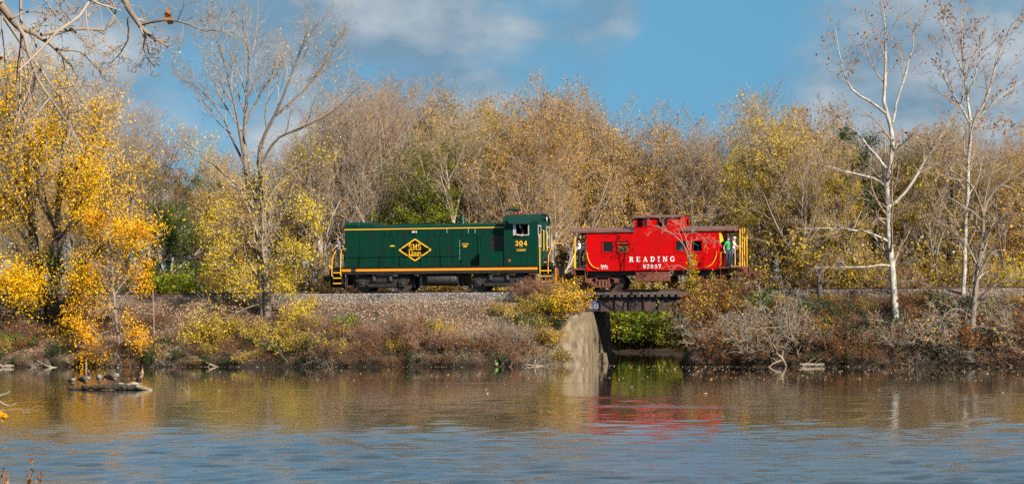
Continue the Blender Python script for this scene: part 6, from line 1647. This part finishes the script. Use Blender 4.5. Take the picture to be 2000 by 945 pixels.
person('passenger in white top and white cap reaching for the caboose rear railing', (xq_, -.55, 5.60), R(-10), [cloth('white', (.68,.70,.76)), cloth('jeansblue', (.05,.11,.24)), pmat('shoe_white', (.7,.7,.7), rough=.5), SKIN, HAIRL, EYE_],
       {'lean': .06, 'arm_r': ((.22,-.24,1.22), (.50,-.18,1.24)), 'arm_l': ((.20,.22,1.15), (.46,.2,1.14)), 'sleeve': .35}, sc=.99, extra=cap(cloth('capwhite', (.7,.7,.68))))
xr_ = at(1417, 500, -.2)[0]
person('passenger in red top half hidden behind the others on the caboose rear platform', (xr_, .15, 5.60), R(0), [cloth('redtop', (.40,.02,.02)), NAVY, BLK, SKIN, HAIR, EYE_],
       {'lean': .0, 'arm_r': ((.02,-.24,1.12), (.16,-.22,.95)), 'arm_l': ((.02,.24,1.12), (.16,.22,.95))}, sc=.97)
a, b_, c_, d_ = cwins[0]
person('passenger in red shirt looking out of the front cupola window', ((a+b_)/2-.12, -.85, c_-1.22), R(200), [cloth('redshirt', (.30,.03,.03)), NAVY, BLK, SKIN, HAIR, EYE_],
       {'lean': .02, 'arm_r': ((.08,.24,1.12), (.26,.26,1.12)), 'arm_l': ((.02,-.24,1.12), (.16,-.22,1.0)), 'turn': .5}, sc=.97)
a, b_, c_, d_ = wins[3]
person('passenger in blue seated behind the rearmost caboose window', ((a+b_)/2, -.9, c_-1.12), R(90), [cloth('blue', (.03,.08,.30)), NAVY, BLK, SKIN, HAIR, EYE_],
       {'lean': .0, 'arm_r': ((.02,.24,1.12), (.16,.22,.95)), 'arm_l': ((.02,-.24,1.12), (.16,-.22,.95))}, sc=.97)

# log with geese and a cormorant
YL = -49.6
(lx0, _), (lx1, _) = at(118, 770, YL), at(300, 770, YL)
e = empty('sunken_log', ((lx0+lx1)/2, YL, 0), 'mossy dark log lying in the lake with geese standing on it', 'log')
rg = random.Random(3); n = 22
W = lx1-lx0
pts, rs = [], []
zt = [(0,.02),(.1,.07),(.25,.11),(.45,.15),(.62,.17),(.75,.16),(.88,.10),(1,.0)]
rt = [(0,.03),(.08,.07),(.25,.11),(.5,.14),(.7,.16),(.85,.12),(1,.06)]
for i in range(n+1):
    f = i/n
    pts.append((-W/2+f*W, .05*math.sin(f*9), float(np.interp(f, *zip(*zt)))-.05+rg.uniform(-.02,.02))); rs.append(float(np.interp(f, *zip(*rt)))*.74*rg.uniform(.7,1.3))
lg = MB().tube(pts, rs, 14).build('trunk', M['wetlog'], e, smooth=True, angle=70)
tx = bpy.data.textures.new('bark', 'CLOUDS'); tx.noise_scale = .12
sb = lg.modifiers.new('sub', 'SUBSURF'); sb.levels = sb.render_levels = 2
dm = lg.modifiers.new('disp', 'DISPLACE'); dm.texture, dm.strength, dm.mid_level = tx, .09, .5
kn = MB().tube([(W*.20,0,.16),(W*.26,-.02,.22),(W*.33,-.02,.24),(W*.38,0,.23)], [.07,.09,.07,.03], 10).tube([(W*.30,0,.14),(W*.40,-.04,.06),(W*.5,-.05,.0)], [.12,.10,.04], 10).tube([(W*.10,0,.18),(W*.16,-.08,.25),(W*.2,-.1,.24)], [.06,.05,.02], 8)
k2 = kn.build('broken_limb', M['drift'], e, smooth=True, angle=70)
sb = k2.modifiers.new('sub', 'SUBSURF'); sb.levels = sb.render_levels = 2
dm = k2.modifiers.new('disp', 'DISPLACE'); dm.texture, dm.strength, dm.mid_level = tx, .06, .5
FB = pmat('feather_brown', (.075,.052,.037), (.035,.025,.018), rough=.8, scale=14, amt=.9, stretch=(.5,1,1)); FP = pmat('feather_pale', (.21,.165,.12), (.12,.095,.07), rough=.8, scale=9)
FK = pmat('feather_black', (.012,.011,.012), rough=.5); FW = pmat('feather_white', (.8,.78,.75), rough=.7); FL = pmat('leg_dark', (.02,.018,.016), rough=.6)
FC = pmat('cormorant_brown', (.075,.055,.04), (.03,.024,.02), rough=.6, scale=9); FT = pmat('cormorant_throat', (.30,.19,.11), rough=.7)
gm_ = [FB, FP, FK, FW, FL]
def log_top(px):
    x = at(px, 765, YL)[0]; f = (x-lx0)/W
    return x, float(np.interp(f, *zip(*zt)))-.05+float(np.interp(f, *zip(*rt)))*.70
def goose(px, rz, label, sc=.88, tuck=False, onleg=False):
    x, z = log_top(px)
    e = empty('canada_goose', (x, YL-.02, z-.055), label, 'goose', 'geese on the sunken log', rz, sc)
    c = [((-.40,0,.33), .025, (-.28,0,.36), .07, 2), ((-.30,0,.36), .075, (-.12,0,.38), .145, 0), ((-.12,0,.38), .145, (.08,0,.38), .155, 0), ((.13,0,.385), .125, (.21,0,.42), .11, 1), ((-.10,0,.31), .08, (.12,0,.31), .11, 1),
         ((-.34,.07,.38), .03, (.05,.10,.43), .085, 0), ((-.34,-.07,.38), .03, (.05,-.10,.43), .085, 0), ((-.33,0,.325), .03, (-.22,0,.30), .06, 3)]
    if tuck:
        c += [((.20,0,.46), .065, (.20,0,.56), .045, 2), ((.20,0,.56), .045, (.08,0,.60), .042, 2), ((.08,0,.60), .048, (.0,0,.57), .04, 2), ((.03,.03,.585), .025, (.03,-.03,.585), .025, 3), ((.0,0,.57), .03, (-.08,0,.53), .018, 2)]
    else:
        c += [((.22,0,.45), .07, (.27,0,.56), .045, 2), ((.27,0,.56), .042, (.28,0,.72), .036, 2), ((.28,0,.735), .046, (.315,0,.745), .044, 2), ((.29,.03,.725), .024, (.29,.032,.705), .02, 3), ((.29,-.03,.725), .024, (.29,-.032,.705), .02, 3), ((.34,0,.735), .026, (.41,0,.72), .012, 2)]
    for s in ((-1,) if onleg else (-1, 1)):
        c += [((.0,s*.06,.27), .035, (-.01,s*.06,.18), .024, 4), ((-.01,s*.06,.18), .022, (.01,s*.06,.0), .020, 4), ((.01,s*.06,.012), .012, (.09,s*.09,.008), .009, 4), ((.01,s*.06,.012), .012, (.09,s*.03,.008), .009, 4), ((.01,s*.06,.012), .012, (.10,s*.06,.008), .009, 4)]
    skin('body', c, gm_, e, .013)
goose(141, R(-50), 'leftmost goose on the log, chest turned to the viewer')
goose(166, R(-20), 'goose standing second from the left on the log')
goose(196, R(-75), 'goose with its head tucked back, third on the log', tuck=True, onleg=True)
goose(220, R(-12), 'tallest goose with raised neck, standing nearest the cormorant', sc=.96, onleg=True)
x, z = log_top(279)
x = at(276, 760, YL)[0]
e = empty('cormorant', (x, YL-.02, .24), 'slender brown cormorant upright on the broken end of the log', 'cormorant', None, R(-20), .92)
c = [((-.30,0,-.02), .02, (-.18,0,.12), .035, 2), ((-.20,0,.12), .045, (-.08,0,.26), .105, 0), ((-.08,0,.26), .11, (.03,0,.42), .095, 0), ((.0,0,.30), .09, (.08,0,.46), .065, 1), ((.06,0,.47), .055, (.08,0,.60), .034, 1), ((.08,0,.60), .032, (.06,0,.72), .028, 0), ((.06,0,.73), .034, (.09,0,.745), .03, 0),
     ((.10,0,.745), .016, (.20,0,.775), .008, 2), ((-.24,.06,.10), .02, (.0,.09,.40), .05, 2), ((-.24,-.06,.10), .02, (.0,-.09,.40), .05, 2)]
for s in (-1, 1): c += [((-.06,s*.05,.18), .04, (-.04,s*.05,.05), .02, 2), ((-.04,s*.05,.05), .016, (-.03,s*.05,.01), .014, 2), ((-.03,s*.05,.008), .014, (.06,s*.07,.006), .010, 2), ((-.03,s*.05,.008), .014, (.05,s*.03,.006), .010, 2)]
skin('body', c, [FC, FT, FK], e, .013)
# thin stick breaking the surface
x = at(370, 758, -53)[0]
place('water_twig', [('stick', np_mesh('stick', *tubes(np.array([[(0,0,-.1),(-.12,0,.10),(-.34,.02,.24)],[(0,0,-.1),(-.01,0,.14),(-.06,0,.32)]]), np.array([[.012,.010,.006]]*2), 5), M['cane']))], (x, -53, 0), 'thin forked stick poking out of the water right of the log', 'stick')

# ------------------------------------------------------------------ near shore: overhanging tree and weeds around the photographer
def cam_pt(px, py, d):
    xt, yt = px-ROLL*(py-HORIZON)-1000, py+ROLL*(px-1000)
    u = xt/FPX
    return (CAMX+d*(-SN+u*CS), CAMY+d*(CS+u*SN), EYE-(yt-HORIZON)/FPX*d)
def nlimb(pts, d, r0, r1, dd=0): return ([cam_pt(px, py, d+dd*i/(len(pts)-1)) for i, (px, py) in enumerate(pts)], r0, r1)
DN = 21.0
tb = cam_pt(-1500, 900, DN+2); tb = (tb[0], min(tb[1], -115.5), gz_(tb[0], min(tb[1], -115.5))-.1)
fork = cam_pt(-900, -700, DN+1)
lim = [([tb, (tb[0]+.15, tb[1]+.3, tb[2]+2.5), (tb[0]+.5, tb[1]+1.2, tb[2]+5.2), fork], .30, .17),
       ([fork, cam_pt(-500, -560, DN), cam_pt(-150, -250, DN), cam_pt(0, 8, DN)], .14, .045),
       ([fork, cam_pt(-300, -600, DN), cam_pt(100, -300, DN+.5), cam_pt(238, -10, DN+.5)], .12, .040),
       nlimb([(0,8),(22,40),(45,58),(80,72),(110,95),(135,125)], DN, .042, .012, .3), nlimb([(36,52),(55,80),(62,120),(72,160),(100,190),(120,225),(145,260),(165,300)], DN, .022, .005, -.6),
       nlimb([(80,68),(115,60),(160,57),(205,58)], DN, .019, .013, .5), nlimb([(238,-10),(255,25),(275,50),(295,75),(328,90)], DN+.5, .036, .010, .2), nlimb([(278,48),(310,40),(350,42),(400,60),(430,62)], DN+.5, .014, .004, -.5),
       nlimb([(250,35),(252,70),(240,100),(215,125)], DN+.5, .012, .004, .4), nlimb([(285,70),(278,90),(290,120),(300,128)], DN+.5, .010, .004, .4), nlimb([(205,58),(230,30),(215,0),(200,-30)], DN+.5, .012, .005, .4),
       nlimb([(120,98),(160,100),(190,135),(215,165)], DN, .012, .004, .6), nlimb([(135,122),(155,160),(150,200),(140,215)], DN, .010, .004, -.4), nlimb([(20,36),(60,20),(100,30),(130,5)], DN, .012, .004, .6)]
r48 = np.random.default_rng(60)
P4 = polyline_tree('overhang', 61, tb, lim, (7,5,3), (48,45,45), (.46,.5,.55), (-.02,-.04,-.04), (M['bark_tan'], M['twig']), None, 0, twig=.0026, t0=.3, wobble=.35)
ot = place('overhanging_tree', P4, tb, 'near tree whose bare crooked branches hang in from the top left corner', 'tree')
C = np.array([cam_pt(326+r48.normal(0, 5), 30+r48.normal(0, 7), DN+.4) for _ in range(9)]+[cam_pt(322+r48.normal(0, 3), 92+r48.normal(0, 3), DN+.4) for _ in range(2)]+[cam_pt(4+r48.normal(0, 3), 113, DN) for _ in range(3)])
V, F, A = leaves(r48, C-np.array(tb), .06, .01)
link('withered_leaves', np_mesh('withered_leaves', V, F, L['rust'], A), ot)
def weed(px, py, d, label, seed):
    tip = cam_pt(px, py, d); gzv = gz_(tip[0], tip[1]); rg = np.random.default_rng(seed)
    if gzv < .05: gzv = .0
    base = (tip[0]+.05, tip[1], gzv); h = tip[2]-base[2]
    P, RR = grow(rg, np.zeros((1, 3)), np.array([[-.05/h, 0, 1.]]), np.array([h]), np.array([.006]), 8, .03, .05, .6)
    off = np.array([tip[0]-base[0], 0, h])-P[0, -1]; P[0] += off[None]*np.linspace(0, 1, 9)[:, None]
    S, D, l, rd = kids(rg, P, RR, np.array([h]), 10, .75, 35, .07, .7)
    P1, R1 = grow(rg, S, D, l, rd, 2, .1, .1, .6)
    e = place('dry_weed', [('stem', np_mesh('stem', *join([tubes(P, RR, 5), tubes(P1, R1, 4)]), M['cane_brown']))], base, label, 'weed')
    V, F, A = leaves(rg, sample(rg, P1, 60, .3), .022, .008)
    link('seed_head', np_mesh('seed_head', V, F, L['rust'], A), e)['kind'] = 'stuff'
weed(61, 912, 13.5, 'tallest dried weed stalk at the lower left corner', 1)
weed(56, 930, 13.2, 'short dried weed stalk beside the tallest one', 2)
weed(80, 935, 13.8, 'rightmost dried weed stalk at the lower left corner', 3)
weed(3, 926, 13.0, 'leftmost dried weed stalk at the photo corner', 4)
weed(14, 934, 13.3, 'low bushy dried weed stalk second from the corner', 5)
bs = cam_pt(-60, 830, 15); bs = (bs[0], min(bs[1], -113.8), 0); bs = (bs[0], bs[1], gz_(bs[0], bs[1]))
lim = [([bs, cam_pt(-55, 860, 14), cam_pt(-30, 790, 14), cam_pt(0, 772, 14)], .012, .006), nlimb([(0,772),(12,768),(20,764)], 14, .006, .003), nlimb([(-10,776),(8,790),(22,793),(35,784)], 14, .006, .003)]
P5 = polyline_tree('shore_sap', 62, bs, lim, (2,2,2), (45,45,45), (.2,.4,.4), (0,0,0), (M['cane'], M['cane']), None, 0, twig=.0015, t0=.6)
se = place('shore_sapling', P5, bs, 'near twig with curled brown leaf entering at the left edge above the water', 'sapling')
C = np.array([cam_pt(5+r48.normal(0, 2), 812+r48.normal(0, 6), 14) for _ in range(8)])
V, F, A = leaves(r48, C-np.array(bs), .045, .006)
link('curled_leaf', np_mesh('curled_leaf', V, F, L['orange'], A), se)
# labels: look-alikes that share a description are told apart by their order
ORD = ['first', 'second', 'third', 'fourth', 'fifth', 'sixth', 'seventh', 'eighth', 'ninth', 'tenth', 'eleventh', 'twelfth']
same = {}
for o in scene.objects:
    if o.parent is None and o.get('category') and o.get('label'): same.setdefault(o['label'], []).append(o)
for lb, os_ in same.items():
    if len(os_) < 2 or len(os_) > 12: continue
    os_.sort(key=lambda o: bearing(o.location.x, o.location.y))
    for k, o in enumerate(os_):
        w = ('left one' if k == 0 else 'right one') if len(os_) == 2 else ORD[k]+' from left'
        o['label'] = lb+', '+w
print('SCENE', len(bpy.data.objects), sum(len(m.polygons)*2 for m in bpy.data.meshes))
